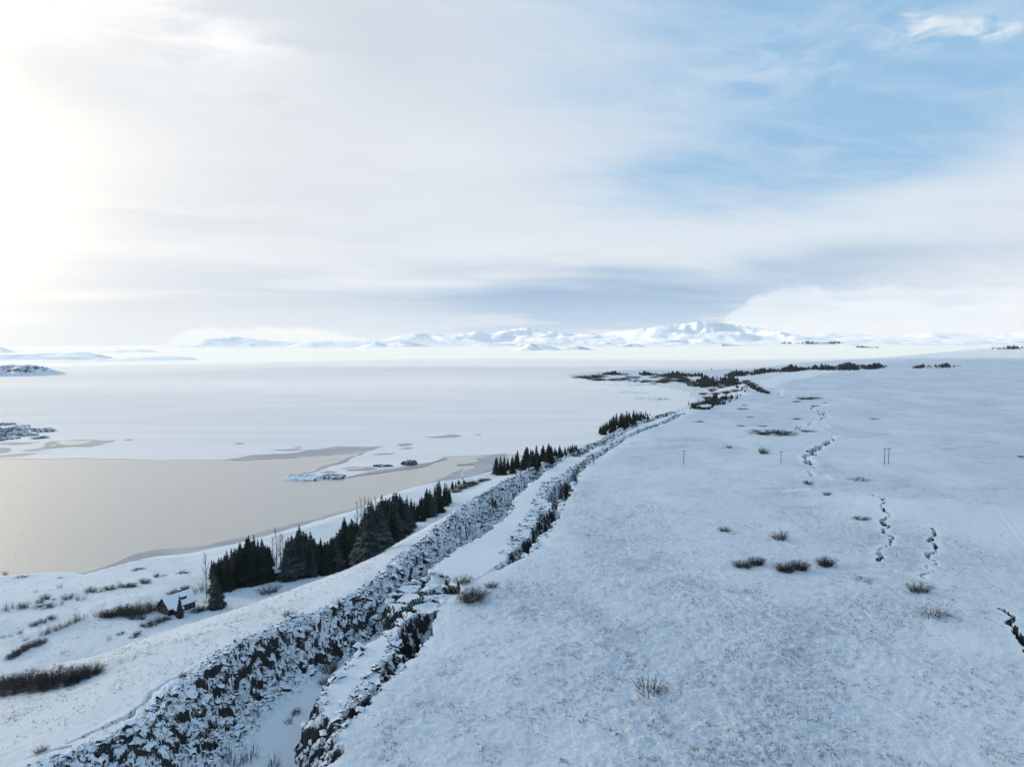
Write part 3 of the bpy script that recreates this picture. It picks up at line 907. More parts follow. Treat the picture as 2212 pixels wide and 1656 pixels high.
def build_lake():
    mesh_w = mesh_obj('lake_water', [(-26000, -200, 0), (26000, -200, 0), (26000, 26000, 0), (-26000, 26000, 0)], [(0, 1, 2, 3)], M['water'])
    tag(mesh_w, kind='structure')
    edge = [(-500, 994), (-200, 988), (0, 990), (90, 991), (180, 989), (270, 991), (340, 994), (430, 992), (485, 993),
            (560, 991), (650, 988), (720, 983), (770, 978), (784, 979), (765, 988), (742, 996), (700, 1008), (660, 1019),
            (640, 1026), (612, 1031), (680, 1034), (748, 1031), (770, 1027), (790, 1022), (815, 1018), (851, 1012), (890, 1007),
            (925, 1000), (950, 995), (958, 990), (955, 987), (1000, 985), (1039, 983), (1085, 980), (1160, 985)]
    ice = sheet('lake_ice', edge, 0.06, M['ice'], 3, 0.14,
                world_tail=[(100, 500), (420, 900), (1800, 2000), (15000, 9000), (24000, 24000), (-24000, 24000), (-6000, 480)], seed=5)
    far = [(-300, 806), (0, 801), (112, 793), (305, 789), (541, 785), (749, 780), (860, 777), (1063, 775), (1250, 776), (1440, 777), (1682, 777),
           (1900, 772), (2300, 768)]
    sheet('sunlit_lake_band', far, 0.30, M['sunlit_ice'], 3, 0.05, world_tail=[(14000, 9000), (24000, 25000), (-24000, 25000), (-8000, 2500)], seed=6)  # sunlit band of the far lake, painted as a paler sheet
    # streaks of sunlight are painted in the ice material; thin grey ice and leads follow
    G = [
        [(485, 993), (544, 983), (600, 980), (643, 977), (670, 971), (693, 970), (737, 964), (780, 965), (831, 963), (811, 970), (787, 977),
         (767, 977), (720, 982), (690, 984), (620, 989), (540, 993)],
        [(856, 961), (875, 957), (892, 958), (885, 962), (866, 964)], [(801, 981), (830, 979), (856, 979), (840, 982), (815, 983)],
        [(908, 944), (950, 942), (975, 938), (1000, 942), (985, 945), (940, 946)], [(860, 970), (880, 966), (896, 967), (880, 971)],
        [(505, 958), (517, 955), (530, 957), (517, 960)], [(264, 951), (277, 948), (292, 949), (280, 952)],
        [(1022, 939), (1040, 937), (1036, 940)], [(585, 972), (640, 969), (660, 971), (620, 974)], [(630, 966), (655, 965), (645, 968)],
        [(90, 967), (111, 953), (150, 950), (200, 950), (254, 951), (230, 957), (191, 965), (150, 965), (103, 970), (70, 975), (43, 973)],
        [(-40, 970), (0, 966), (26, 969), (24, 975), (0, 979), (-40, 980)], [(-20, 958), (40, 955), (70, 958), (30, 961)],
        [(-10, 984), (60, 979), (110, 975), (60, 983), (0, 988)],
        [(732, 1011), (760, 1008), (800, 1008), (815, 1012), (790, 1017), (750, 1017), (770, 1013)],
        [(690, 1020), (712, 1017), (730, 1019), (710, 1022)],
        [(612, 1031), (643, 1024), (700, 1006), (742, 994), (784, 978), (790, 979), (752, 996), (706, 1010), (655, 1025)],
        [(748, 1032), (790, 1021), (851, 1011), (925, 999), (950, 992), (962, 988), (968, 991), (930, 1004), (860, 1015), (800, 1024)],
        [(1000, 1018), (1030, 1008), (1015, 1000), (1040, 995), (1030, 989), (1060, 984), (1095, 980), (1090, 1004), (1060, 1016), (1000, 1034), (975, 1040)],
        [(985, 1003), (1010, 1000), (1020, 1003), (995, 1006)],
    ]
    for k, g in enumerate(G):
        sheet('grey_ice', g, 0.10 + 0.004 * k, M['grey_ice'], 3, 0.28, seed=30 + k)
    # ribbon of thin ice along the near shore
    rib = [(165, 1240), (200, 1232), (232, 1222), (262, 1209), (290, 1197), (320, 1190), (350, 1185), (390, 1183), (430, 1180), (500, 1165),
           (560, 1150), (640, 1130), (700, 1114), (770, 1097), (830, 1078), (900, 1052), (950, 1034), (1000, 1010), (1010, 1060), (860, 1090), (650, 1160), (430, 1215), (250, 1240)]
    sheet('grey_ice', rib, 0.03, M['grey_ice'], 3, 0.12, seed=60)
    rib2 = [(300, 1208), (340, 1201), (400, 1196), (500, 1176), (600, 1150), (700, 1121), (760, 1104), (860, 1062), (960, 1038), (1000, 1040), (700, 1140), (450, 1215)]
    sheet('lake_ice', rib2, 0.055, M['ice'], 3, 0.10, seed=61)
    # pools of open water in the far ice
    for k, g in enumerate([[(118, 957), (128, 952), (150, 951), (200, 952), (190, 957), (165, 961), (150, 963), (132, 961)],
                           [(50, 955), (70, 953), (88, 954), (66, 957)], [(98, 966), (115, 962), (128, 961), (118, 965)],
                           [(738, 1013), (762, 1010), (796, 1010), (780, 1014), (755, 1015)]]):
        sheet('ice_pool', g, 0.22 + 0.01 * k, M['water'], 3, 0.16, seed=70 + k)


build_lake()


# ------------------------------------------------------------------ islets, far shores, mountains
def mound(name, c, rx, ry, h, m, rot=0.0, seed=0, n=26, rough=0.35, kind='structure'):
    """low irregular island: polar heightfield"""
    r = np.random.default_rng(seed)
    na, nr = 48, 9
    A = np.linspace(0, 2 * np.pi, na, endpoint=False)
    V, F = [], []
    prof = 1 + 0.35 * np.array([vnoise(np.array([math.cos(a) * 1.7 + seed]), np.array([math.sin(a) * 1.7]), seed)[0] * 2 for a in A])
    V.append((0, 0, h))
    for j in range(1, nr + 1):
        q = j / nr
        for i, a in enumerate(A):
            x, y = math.cos(a) * rx * prof[i] * q, math.sin(a) * ry * prof[i] * q
            hh = h * (1 - q ** 7) * (1 + rough * 2.4 * fbm(np.array([x + seed * 9.0]), np.array([y]), max(rx, ry) * 0.3, 3, seed)[0])
            hh += h * 0.9 * (r.random() - 0.5) * (0.3 + q)
            if j == nr: hh = -0.3
            V.append((x, y, max(hh, -0.3)))
    for i in range(na):
        F.append((0, 1 + i, 1 + (i + 1) % na))
    for j in range(nr - 1):
        for i in range(na):
            a, b = 1 + j * na + i, 1 + j * na + (i + 1) % na
            F.append((a, a + na, b + na, b))
    o = mesh_obj(name, V, F, m)
    o.location = (c[0], c[1], 0.0); o.rotation_euler = (0, 0, rot)
    return tag(o, kind=kind)


def isl(x0, x1, y, yb, h, seed, name='islet', m='islet'):
    """islet whose shore spans x0..x1 at photo row y (middle), near shore at yb"""
    a, b = at(x0, y), at(x1, y); c = (a + b) / 2; n = at((x0 + x1) / 2, yb)
    rx = np.hypot(*(b - a)[:2]) / 2; ry = np.hypot(*(n - c)[:2])
    return mound(name, c, rx, max(ry, 0.8), h, M[m], math.atan2(b[1] - a[1], b[0] - a[0]), seed)


isl(612, 704, 1031, 1037, 0.9, 1); isl(688, 747, 1030, 1034, 1.0, 2); isl(806, 846, 1007, 1009, 0.9, 3)
isl(868, 903, 1002, 1006, 1.5, 4)
isl(1292, 1395, 832, 834, 1.0, 15); isl(1362, 1442, 862, 865, 1.2, 16); isl(1325, 1400, 848, 850, 0.8, 17)
sk = [(-10, 30, 917, 1), (0, 20, 933, 1), (8, 28, 926, .6), (-20, 25, 939, 1.2), (28, 60, 918 + 3, .6), (30, 55, 949 - 14, .8),
      (-30, 20, 945, 1.4), (30, 70, 926 + 2, .9), (70, 122, 931, 1.3), (10, 60, 938, 1.0), (-20, 40, 930, 1.2), (30, 80, 940, 1), (70, 104, 946, .8),
      (-30, 10, 951, 1.0), (0, 40, 947, .8)]
for k, (x0, x1, y, h) in enumerate(sk):
    isl(x0, x1, y, y + 2.2, h * 1.3, 100 + k, 'skerry')


def mountain(name, px, dist, depth, seed, base_y=None, m='mountain', rough=0.5, step=4.0):
    """range of hills: skyline given as photo points, standing dist metres away, depth metres deep"""
    px = np.array(px, float)
    xs = np.arange(px[0, 0], px[-1, 0] + step, step); ys = np.interp(xs, px[:, 0], px[:, 1])
    nr = 40
    V = []; n = len(xs)
    q = np.linspace(0, 1, nr)
    C = []
    for x, y in zip(xs, ys):
        d = ray(x, y); d = d / math.hypot(d[0], d[1])
        C.append((d[0], d[1], d[2]))
    C = np.array(C)
    rr = dist + depth * q
    X = C[:, 0][:, None] * rr[None]; Y = C[:, 1][:, None] * rr[None]
    S = depth * 0.45
    ridge = 1 - 2 * np.abs(fbm(X, Y, S, 5, seed, 0.55))
    prof = np.sin(np.clip(q / 0.62, 0, 1) * np.pi / 2) ** 1.35 * np.where(q > 0.62, np.cos((q - 0.62) / 0.38 * np.pi / 2) ** 0.8, 1)
    hh = prof[None] * (1 - rough + rough * ridge)
    hh = np.maximum(hh, 0)
    slope = hh / rr[None]
    target = np.maximum(C[:, 2] + CAM_Z / (dist + depth * 0.6), 0.0002)       # visible rise over the lake plane
    k = target / (slope.max(1) + 1e-9)
    k = np.convolve(np.pad(k, 3, mode='edge'), np.ones(7) / 7, 'valid')
    Zz = hh * k[:, None] - 2.0
    V = np.column_stack([X.ravel(), Y.ravel(), Zz.ravel()])
    i = np.arange(n - 1)[:, None]; j = np.arange(nr - 1)[None]
    F = np.stack([i * nr + j, i * nr + j + 1, (i + 1) * nr + j + 1, (i + 1) * nr + j], -1).reshape(-1, 4)
    me = np_mesh(name, V, F[:, ::-1], M[m], smooth=True)
    return tag(link(name, me), kind='structure')


mountain('mountain', [(-420, 700), (-250, 720), (-120, 735), (0, 747), (20, 755), (44, 762), (90, 767)], 7500, 2500, 2)
mountain('far_shore', [(-300, 764), (0, 764), (60, 763), (150, 761), (182, 759), (215, 764), (237, 770)], 4200, 700, 3, rough=0.4)
mountain('far_shore', [(200, 765), (220, 759), (245, 757), (270, 757), (296, 753), (320, 755), (338, 759), (380, 761)], 7000, 900, 4)
mountain('mountain', [(330, 760), (380, 741), (440, 731), (491, 726), (540, 730), (600, 737), (660, 738), (720, 736)], 15000, 4500, 5)
mountain('hill', [(400, 759), (470, 750), (540, 747), (596, 752), (640, 742), (677, 736), (720, 738), (800, 734), (850, 736), (900, 742)], 11500, 2500, 6)
mountain('mountain', [(760, 748), (813, 736), (845, 729), (884, 720), (928, 718), (960, 723), (996, 721), (1033, 715), (1060, 722), (1090, 713),
                      (1131, 707), (1158, 711), (1199, 713), (1232, 721), (1300, 720), (1334, 715), (1402, 708), (1438, 703), (1475, 699),
                      (1506, 695), (1543, 695), (1580, 700), (1620, 706), (1680, 715), (1740, 726), (1800, 733), (1850, 737)], 14000, 5000, 9, rough=0.62, step=2.5)
mountain('hill', [(755, 755), (790, 743), (815, 738), (835, 746), (850, 740), (875, 735), (900, 742), (930, 746), (1010, 744), (1060, 741), (1100, 742), (1180, 739),
                  (1230, 742), (1300, 737), (1400, 738), (1480, 733), (1520, 731), (1560, 735)], 10800, 1800, 10, rough=0.6, step=2.5)
mountain('mountain', [(1560, 728), (1640, 716), (1720, 722), (1820, 719), (1900, 724), (2000, 718), (2120, 722), (2212, 716), (2400, 712), (2600, 716)], 15500, 4000, 15, rough=0.4)
mountain('island_hill', [(1105, 758), (1122, 752), (1139, 743), (1150, 741), (1170, 746), (1195, 749), (1215, 755)], 6400, 420, 11, rough=0.3, step=1.5)
mountain('island_hill', [(1205, 757), (1225, 751), (1245, 746), (1262, 749), (1284, 755)], 6500, 300, 12, rough=0.3, step=1.5)
mountain('island_hill', [(1328, 748), (1345, 741), (1370, 741), (1395, 747)], 9600, 300, 13, rough=0.3, step=1.5)
mountain('hill', [(1500, 742), (1600, 738), (1680, 737), (1800, 735), (1860, 732), (1960, 734), (2100, 731), (2260, 730), (2500, 728)], 11000, 2500, 14, rough=0.4, step=3)
mountain('headland', [(-260, 790), (-60, 787), (0, 788), (60, 786), (85, 788), (105, 793), (118, 797), (128, 801), (140, 803)], 2150, 170, 21, m='islet', rough=0.6, step=1.5)
mountain('far_shore', [(0, 782), (120, 778), (240, 774), (330, 770), (390, 769), (420, 772)], 3600, 400, 22, rough=0.5)


# ------------------------------------------------------------------ rocks of the fissure walls
def rock_mesh(seed):
    r = np.random.default_rng(seed)
    bm = bmesh.new(); bmesh.ops.create_cube(bm, size=1.0)
    bmesh.ops.subdivide_edges(bm, edges=bm.edges[:], cuts=1, use_grid_fill=True)
    for v in bm.verts:
        n = v.co.length
        v.co *= (0.5 / n) * 0.45 + 0.6
        v.co += Vector(r.uniform(-0.16, 0.16, 3))
    sx, sy, sz = r.uniform(0.8, 1.3), r.uniform(0.7, 1.1), r.uniform(0.5, 0.85)
    for v in bm.verts: v.co = Vector((v.co.x * sx, v.co.y * sy, v.co.z * sz))
    me = bpy.data.meshes.new("rock"); bm.to_mesh(me); bm.free(); me.materials.append(M['rock'])
    return me


def build_rocks():
    meshes = [rock_mesh(200 + k) for k in range(10)]
    spots = []
    n1 = 5200
    Yy = np.exp(rng.uniform(math.log(90), math.log(560), n1))
    W = np.interp(Yy, *MW); D = np.interp(Yy, *MD)
    uu = rng.uniform(-0.3, 1.0, n1) * np.clip(0.72 * D + 2.5, 2, 11)
    # a few roll out on the floor and lie along the right-hand wall
    k = rng.random(n1) < 0.10
    uu = np.where(k, W - rng.uniform(-0.5, 3.0, n1), uu)
    g = np.interp(Yy, RIM_Y, RIM_X)
    X1 = g + uu * 1.03
    n2 = 1900
    Y2 = np.exp(rng.uniform(math.log(92), math.log(540), n2))
    W2 = np.interp(Y2, *SW); D2 = np.interp(Y2, *SD)
    X2 = np.interp(Y2, SEC_Y, SEC_X) - W2 * rng.uniform(-0.5, 1.15, n2)
    ok = D2 > 1.2
    X = np.concatenate([X1, X2[ok]]); Y = np.concatenate([Yy, Y2[ok]])
    # fallen blocks around the slabs
    n3 = 45
    X = np.concatenate([X, SLUMP_C[0] + rng.normal(0, 5, n3)]); Y = np.concatenate([Y, SLUMP_C[1] + rng.normal(0, 5, n3)])
    far_from_slabs = np.hypot((X - SLUMP_C[0]) / 9, (Y - SLUMP_C[1]) / 8) > 1
    far_from_slabs[-n3:] = True
    X, Y = X[far_from_slabs], Y[far_from_slabs]
    z = terrain(X, Y)[0]
    n = len(X)
    size = 0.48 * np.exp(rng.normal(0, 0.5, n)) * np.clip(Y / 170, 0.9, 2.2)
    size = np.clip(size, 0.30, 1.25)
    bigs = rng.choice(np.where(Y < 170)[0], 26, replace=False)[:9]; size[bigs] = rng.uniform(1.4, 1.9, 9)
    rot = rng.uniform(0, 2 * np.pi, n); tilt = rng.uniform(-0.5, 0.5, (n, 2))
    show = size / np.hypot(X, Y)
    order = np.argsort(-show)
    big = order[:290]
    fis = GROUND['fissure']
    for i in big:
        o = bpy.data.objects.new('rock', meshes[i % 10]); COL.objects.link(o); o.parent = fis
        o.location = (X[i], Y[i], z[i] + 0.10 * size[i]); o.rotation_euler = (tilt[i, 0], tilt[i, 1], rot[i])
        o.scale = (size[i] * 1.15,) * 3
    Vs, Fs, off = [], [], 0
    base = []
    for me in meshes:
        v = np.array([p.co[:] for p in me.vertices]); f = np.array([p.vertices[:] for p in me.polygons]); base.append((v, f))
    for i in order[290:]:
        v, f = base[i % 10]
        e = Matrix.Rotation(rot[i], 3, 'Z') @ Matrix.Rotation(tilt[i, 0], 3, 'X') @ Matrix.Rotation(tilt[i, 1], 3, 'Y')
        w = v @ np.array(e).T * size[i] + (X[i], Y[i], z[i] + 0.08 * size[i])
        Vs.append(w); Fs.append(f + off); off += len(v)
    me = np_mesh('rubble', np.vstack(Vs), np.vstack(Fs), M['rock'], smooth=False)
    tag(link('rubble', me, fis), kind='stuff')


build_rocks()


# ------------------------------------------------------------------ grass tips on the heath
def build_grass():
    n = 60000
    a = np.radians(rng.uniform(-38, 40, n)); r = np.exp(rng.uniform(math.log(84), math.log(330), n))
    X, Y = r * np.sin(a), r * np.cos(a)
    z, rock, grass, track, sd = terrain(X, Y)
    clump = sstep(fbm(X, Y, 3.5, 3, 301), -0.02, 0.25) * 0.9 + sstep(fbm(X, Y, 12, 2, 305), 0.0, 0.25) * 0.5
    ok = (rng.random(n) < grass * clump * 1.1) & (sd > 3) & (rock < 0.1)
    X, Y, z = X[ok], Y[ok], z[ok]; n = len(X)
    V, F = [], []
    for b in range(5):
        w = rng.uniform(0, 2 * np.pi, n); h = rng.uniform(0.10, 0.32, n); l = rng.uniform(0.05, 0.30, n)
        ox, oy = rng.normal(0, 0.14, n), rng.normal(0, 0.14, n)
        t = 0.035
        p0 = np.column_stack([X + ox - np.sin(w) * t, Y + oy + np.cos(w) * t, z - 0.03])
        p1 = np.column_stack([X + ox + np.sin(w) * t, Y + oy - np.cos(w) * t, z - 0.03])
        p2 = np.column_stack([X + ox + np.cos(w) * l, Y + oy + np.sin(w) * l, z + h])
        k = len(V) * 0
        V.append(np.stack([p0, p1, p2], 1).reshape(-1, 3))
    V = np.vstack(V); F = np.arange(len(V)).reshape(-1, 3)
    me = np_mesh('grass', V, F, M['grass'], smooth=False)
    tag(link('grass', me), label='withered grass tips poking through the snow', cat='grass', kind='stuff')


build_grass()


# ------------------------------------------------------------------ plants
def spruce_mesh(seed, wide=0.17, whorls=24, gapx=0.0):
    """unit-height spruce crown of drooping boughs"""
    r = random.Random(seed)
    V, F = [], []
    for k in range(whorls):
        q = (k + r.uniform(-0.3, 0.3)) / whorls
        zc = 0.06 + 0.93 * q
        R = wide * (1 - q) ** 0.85 * (0.85 + 0.3 * r.random()) + 0.006
        nb = max(5, int(12 * (1 - 0.55 * q)))
        a0 = r.random() * 6.28
        for i in range(nb):
            if r.random() < gapx: continue
            a = a0 + 6.283 * i / nb + r.uniform(-0.25, 0.25)
            L = R * r.uniform(0.7, 1.2)
            dz = -L * r.uniform(0.25, 0.6); w = L * r.uniform(0.20, 0.32) + 0.004
            ca, sa = math.cos(a), math.sin(a)
            zr = zc + 0.02

            def P(t, s, lift=0.0):
                return (ca * L * t - sa * s, sa * L * t + ca * s, zr + dz * t * t + lift)
            n = len(V)
            # a bough: spine with two ragged drooping sides
            V += [P(0, 0), P(0.35, w * 0.9, -0.010), P(0.55, 0, 0.006), P(0.35, -w * 0.9, -0.010),
                  P(0.75, w * 0.75, -0.018), P(0.75, -w * 0.75, -0.018), P(1.0, 0, -0.004)]
            F += [(n, n + 1, n + 2), (n, n + 2, n + 3), (n + 1, n + 4, n + 2), (n + 2, n + 5, n + 3), (n + 2, n + 4, n + 6), (n + 2, n + 6, n + 5)]
    n = len(V)
    V += [(0.006, 0, 0.93), (-0.004, 0.005, 0.93), (-0.004, -0.005, 0.93), (0, 0, 1.0)]
    F += [(n, n + 1, n + 3), (n + 1, n + 2, n + 3), (n + 2, n, n + 3)]
    return V, F


def to_mesh(name, V, F, m):
    me = bpy.data.meshes.new(name); me.from_pydata(V, [], F); me.materials.append(m); me.update()
    return me


def trunk_mesh():
    V, F = [], []
    tube(V, F, (0, 0, -0.05), (0, 0, 0.55), 0.013, 0.008, 6); tube(V, F, (0, 0, 0.55), (0, 0, 0.97), 0.008, 0.002, 5)
    return to_mesh('trunk', V, F, M['bark'])


TRUNK = trunk_mesh()
CROWN = [to_mesh('crown', *spruce_mesh(s, w, n, g), M['spruce']) for s, w, n, g in
         ((1, .17, 30, 0.0), (2, .15, 32, 0.05), (3, .20, 28, 0.0), (4, .135, 30, 0.12), (5, .185, 30, 0.06))]
CROWN_S = [to_mesh('crown', *spruce_mesh(s, w, n, g), M['spruce_snow']) for s, w, n, g in
           ((11, .20, 28, 0.0), (12, .23, 26, 0.05))]
CROWN_F = [to_mesh('crown', *spruce_mesh(s, w, 11, 0), M['spruce']) for s, w in ((21, .20), (22, .16))]


def spruce(p, h, label, group=None, snowy=False, far=False, variant=None, fat=1.0, name='spruce_tree'):
    o = empty(name, (p[0], p[1], p[2]), random.random() * 6.28, (h * fat, h * fat, h))
    tag(o, label, 'spruce', group)
    pool = CROWN_S if snowy else (CROWN_F if far else CROWN)
    link('trunk', TRUNK, o)
    link('crown', pool[random.randrange(len(pool)) if variant is None else variant], o)
    return o


def shrub_mesh(seed, stems=70, spread=0.55, tall=1.0, thick=0.02, m='twig', twigs=3):
    """leafless shrub, unit radius about 0.5, stems fan out from the ground"""
    r = random.Random(seed)
    V, F = [], []

    def blade(a, b, t):
        d = np.array(b) - np.array(a)
        s = np.cross(d, (r.uniform(-1, 1), r.uniform(-1, 1), r.uniform(-0.4, 0.4))); s = s / (np.linalg.norm(s) + 1e-9) * t
        n = len(V)
        V.extend([tuple(np.array(a) - s), tuple(np.array(a) + s), tuple(np.array(b))])
        F.append((n, n + 1, n + 2))

    for k in range(stems):
        a = r.random() * 6.283; rad = 0.36 * math.sqrt(r.random())
        b0 = np.array([math.cos(a) * rad, math.sin(a) * rad, -0.03])
        out = spread * r.random() ** 0.6; h = tall * r.uniform(0.40, 1.0) * (1 - 0.5 * out) * (1 - 0.9 * rad)
        mid = b0 + np.array([math.cos(a) * out * 0.4, math.sin(a) * out * 0.4, h * 0.55])
        tip = b0 + np.array([math.cos(a) * out * 0.8 + r.uniform(-.05, .05), math.sin(a) * out * 0.8 + r.uniform(-.05, .05), h])
        n = len(V)
        sd_ = np.array([-math.sin(a), math.cos(a), 0]) * thick
        s2 = np.array([0, 0, 1.0]) * thick if out > .4 else np.array([math.cos(a), math.sin(a), 0]) * thick
        V.extend([tuple(b0 - sd_), tuple(b0 + sd_), tuple(mid + sd_ * .7), tuple(mid - sd_ * .7), tuple(tip)])
        F.extend([(n, n + 1, n + 2, n + 3), (n + 3, n + 2, n + 4)])
        blade(b0 + s2, mid, thick)
        for j in range(twigs):
            q = r.uniform(0.3, 0.95)
            st = mid * (1 - q) + tip * q if r.random() < .6 else b0 * (1 - q) + mid * q
            e = st + np.array([r.uniform(-.17, .17), r.uniform(-.17, .17), r.uniform(-.03, .15) * tall])
            blade(st, e, thick * 0.55)
    return to_mesh('stems', V, F, M[m])


SHRUB = [shrub_mesh(1, 130, .62, .72, .008, 'twig', 7), shrub_mesh(2, 150, .7, .58, .008, 'twig_dark', 7), shrub_mesh(3, 110, .6, .8, .008, 'twig', 7)]
SHRUB_THIN = [shrub_mesh(4, 34, .55, .9, .012), shrub_mesh(5, 26, .4, 1.2, .012)]
SHRUB_FLAT = [shrub_mesh(6, 110, .9, .35, .014, 'twig_dark'), shrub_mesh(7, 60, .9, .28, .012)]
SHRUB_DENSE = [shrub_mesh(8, 260, .64, .9, .009, 'twig_dark', 7), shrub_mesh(9, 240, .72, .75, .009, 'twig', 7)]


def shrub(p, w, label, group=None, pool=None, hs=1.0, variant=None, ysc=1.0, cat='shrub', name='shrub', rz=None):
    pool = pool or SHRUB
    me = pool[random.randrange(len(pool)) if variant is None else variant]
    o = link(name, me, None, (p[0], p[1], p[2]))
    o.scale = (w, w * ysc * random.uniform(0.65, 1.0), w * hs * 1.35 * random.uniform(0.8, 1.1)); o.rotation_euler = (0, 0, random.random() * 6.28 if rz is None else rz)
    return tag(o, label, cat, group)


def bare_tree_mesh(seed, k=26):
    r = random.Random(seed)
    V, F = [], []
    tube(V, F, (0, 0, -0.03), (0.01, 0, 0.5), 0.010, 0.007, 5); tube(V, F, (0.01, 0, 0.5), (0, 0.01, 1.0), 0.007, 0.0015, 4)
    trunk = to_mesh('trunk', V, F, M['bark'])
    V, F = [], []
    for i in range(k):
        z = r.uniform(0.22, 0.93); a = r.random() * 6.28; L = 0.20 * (1.05 - z) + 0.04
        b = (math.cos(a) * L * .55, math.sin(a) * L * .55, z + L * 1.0)
        tube(V, F, (0, 0, z), b, 0.0035, 0.001, 3)
        for j in range(3):
            q = r.uniform(.35, .95); s = tuple(np.array((0, 0, z)) * (1 - q) + np.array(b) * q)
            tube(V, F, s, (s[0] + r.uniform(-.04, .04), s[1] + r.uniform(-.04, .04), s[2] + r.uniform(.02, .08)), 0.002, 0.0006, 3)
    return trunk, to_mesh('crown', V, F, M['twig'])


BARE = [bare_tree_mesh(s) for s in (1, 2, 3)]


def bare_tree(p, h, label, group=None, fat=1.0):
    o = empty('bare_tree', p, random.random() * 6.28, (h * fat, h * fat, h)); tag(o, label, 'tree', group)
    t, c = BARE[random.randrange(3)]
    link('trunk', t, o); link('crown', c, o)
    return o


def hgt(p, ybase, ytop):
    """height in metres of something at p that spans photo rows ytop..ybase"""
    v = np.array([p[0], p[1], p[2] - CAM_Z]); depth = float(v @ Fv)
    return (ybase - ytop) / FPX * depth * 1.02


def grove(label, group, base, tops, n, seed, back=40, front_snow=0.0, fat=1.0, x0=None, x1=None, far=False, jitter=0.35, minh=0.55, name='spruce_tree'):
    """spruces between photo columns x0..x1 whose feet lie on or behind the base line and whose heads reach the top line"""
    r = random.Random(seed)
    base = np.array(base, float); tops = np.array(tops, float)
    x0 = base[0, 0] if x0 is None else x0; x1 = base[-1, 0] if x1 is None else x1
    for k in range(n):
        x = x0 + (x1 - x0) * (k + r.random()) / n
        yb = float(np.interp(x, base[:, 0], base[:, 1])); yt = float(np.interp(x, tops[:, 0], tops[:, 1]))
        q = r.random() ** 1.3
        y = yb - q * back
        p = hits([(x, y)])[0]
        full = y - yt
        h = hgt(p, y, yt + r.random() * jitter * (yb - yt)) * (r.uniform(0.62, 0.9) if r.random() < 0.3 else r.uniform(0.92, 1.05))
        h = max(h, minh * hgt(p, yb, yt), 1.5)
        snowy = q < 0.25 and r.random() < front_snow
        lab = label if far else (label.replace('dark spruce', 'grey snow-dusted spruce').replace('slender spruce', 'pale slender spruce') if snowy else (label.replace('dark spruce', 'dark front-edge spruce') if q < 0.2 else label))
        spruce(p, h, lab, group, snowy=snowy, far=far, fat=fat * r.uniform(0.85, 1.15), name=name)


BASE_A = [(455, 1280), (520, 1268), (560, 1258), (600, 1252), (650, 1250), (700, 1240), (760, 1224), (800, 1205), (830, 1182), (870, 1153), (900, 1138), (940, 1115), (985, 1072), (1000, 1060)]
TOP_A = [(455, 1205), (480, 1200), (500, 1185), (520, 1165), (545, 1143), (570, 1165), (585, 1178), (590, 1205), (612, 1205), (618, 1160), (650, 1130), (675, 1150), (690, 1165), (720, 1150), (740, 1125), (752, 1105),
         (770, 1118), (800, 1085), (830, 1058), (855, 1045), (870, 1066), (905, 1070), (925, 1045), (948, 1030), (975, 1045), (1000, 1048)]
GA = 'spruces of the dark grove below the fissure ridge'
grove('tall dark spruce packed in the left end of the grove behind the cabin', GA, BASE_A, TOP_A, 44, 1, 38, 0.0, fat=1.3, jitter=0.22, x0=458, x1=588)
grove('dark spruce in the broad middle of the grove right of the bare trees', GA, BASE_A, TOP_A, 50, 2, 40, 0.6, fat=1.35, jitter=0.22, x0=616, x1=745)
grove('dark spruce in the upper part of the grove along the snowy ridge', GA, BASE_A, TOP_A, 52, 3, 40, 0.5, fat=1.35, jitter=0.22, x0=745, x1=880)
grove('dark spruce at the far tapering end of the long grove', GA, BASE_A, TOP_A, 26, 4, 26, 0.2, fat=1.3, jitter=0.25, x0=880, x1=1000)
grove('slender spruce in the separate row beyond the long grove, above the lake inlet', 'spruces of the row above the inlet',
      [(1068, 1030), (1120, 1020), (1180, 1004), (1255, 976)], [(1068, 985), (1077, 972), (1095, 984), (1130, 966), (1165, 958), (1200, 962), (1222, 962), (1240, 955), (1258, 962)], 34, 5, 10, fat=1.55, jitter=0.2)
grove('spruce in the compact dark stand at the end of the rocky ridge', 'spruces of the compact stand by the ridge end',
      [(1293, 946), (1330, 932), (1380, 912), (1404, 905)], [(1293, 918), (1305, 908), (1330, 892), (1352, 885), (1380, 885), (1404, 893)], 32, 6, 12, fat=1.45, jitter=0.2)
grove('small spruce in the short row right of the compact stand', 'spruces of the short row', [(1406, 904), (1460, 896)], [(1406, 894), (1425, 892), (1440, 884), (1460, 888)], 8, 7, 3, far=True, fat=1.4)
grove('small spruce standing among brown scrub on the slope above the bay', 'spruces on the scrubby bay slope', [(1486, 886), (1545, 876), (1600, 858)], [(1486, 868), (1500, 856), (1545, 850), (1600, 845)], 16, 8, 12, far=True, fat=1.3, jitter=0.4)
FARG = 'distant spruces on the snowy peninsula'
grove('tiny distant spruce in the clump at the left tip of the peninsula', FARG, [(1290, 809), (1342, 809)], [(1290, 803), (1320, 800), (1342, 799)], 8, 9, 3, far=True, fat=1.5)
grove('tiny distant spruce in the second clump along the back of the peninsula', FARG, [(1378, 810), (1430, 811), (1512, 813)], [(1378, 800), (1400, 797), (1440, 800), (1512, 802)], 12, 10, 4, far=True, fat=1.5)
grove('distant dark spruce in the wood where the peninsula meets the bay', FARG, [(1482, 840), (1540, 838), (1590, 828)], [(1482, 822), (1520, 814), (1590, 806)], 12, 12, 12, far=True, fat=1.4)
grove('tiny distant spruce in the long treeline along the far edge of the plateau', 'distant treeline spruces', [(1520, 816), (1600, 810), (1650, 806), (1700, 800), (1750, 797)], [(1520, 808), (1600, 802), (1680, 792), (1700, 785), (1750, 788)], 10, 13, 4, far=True, fat=1.5)
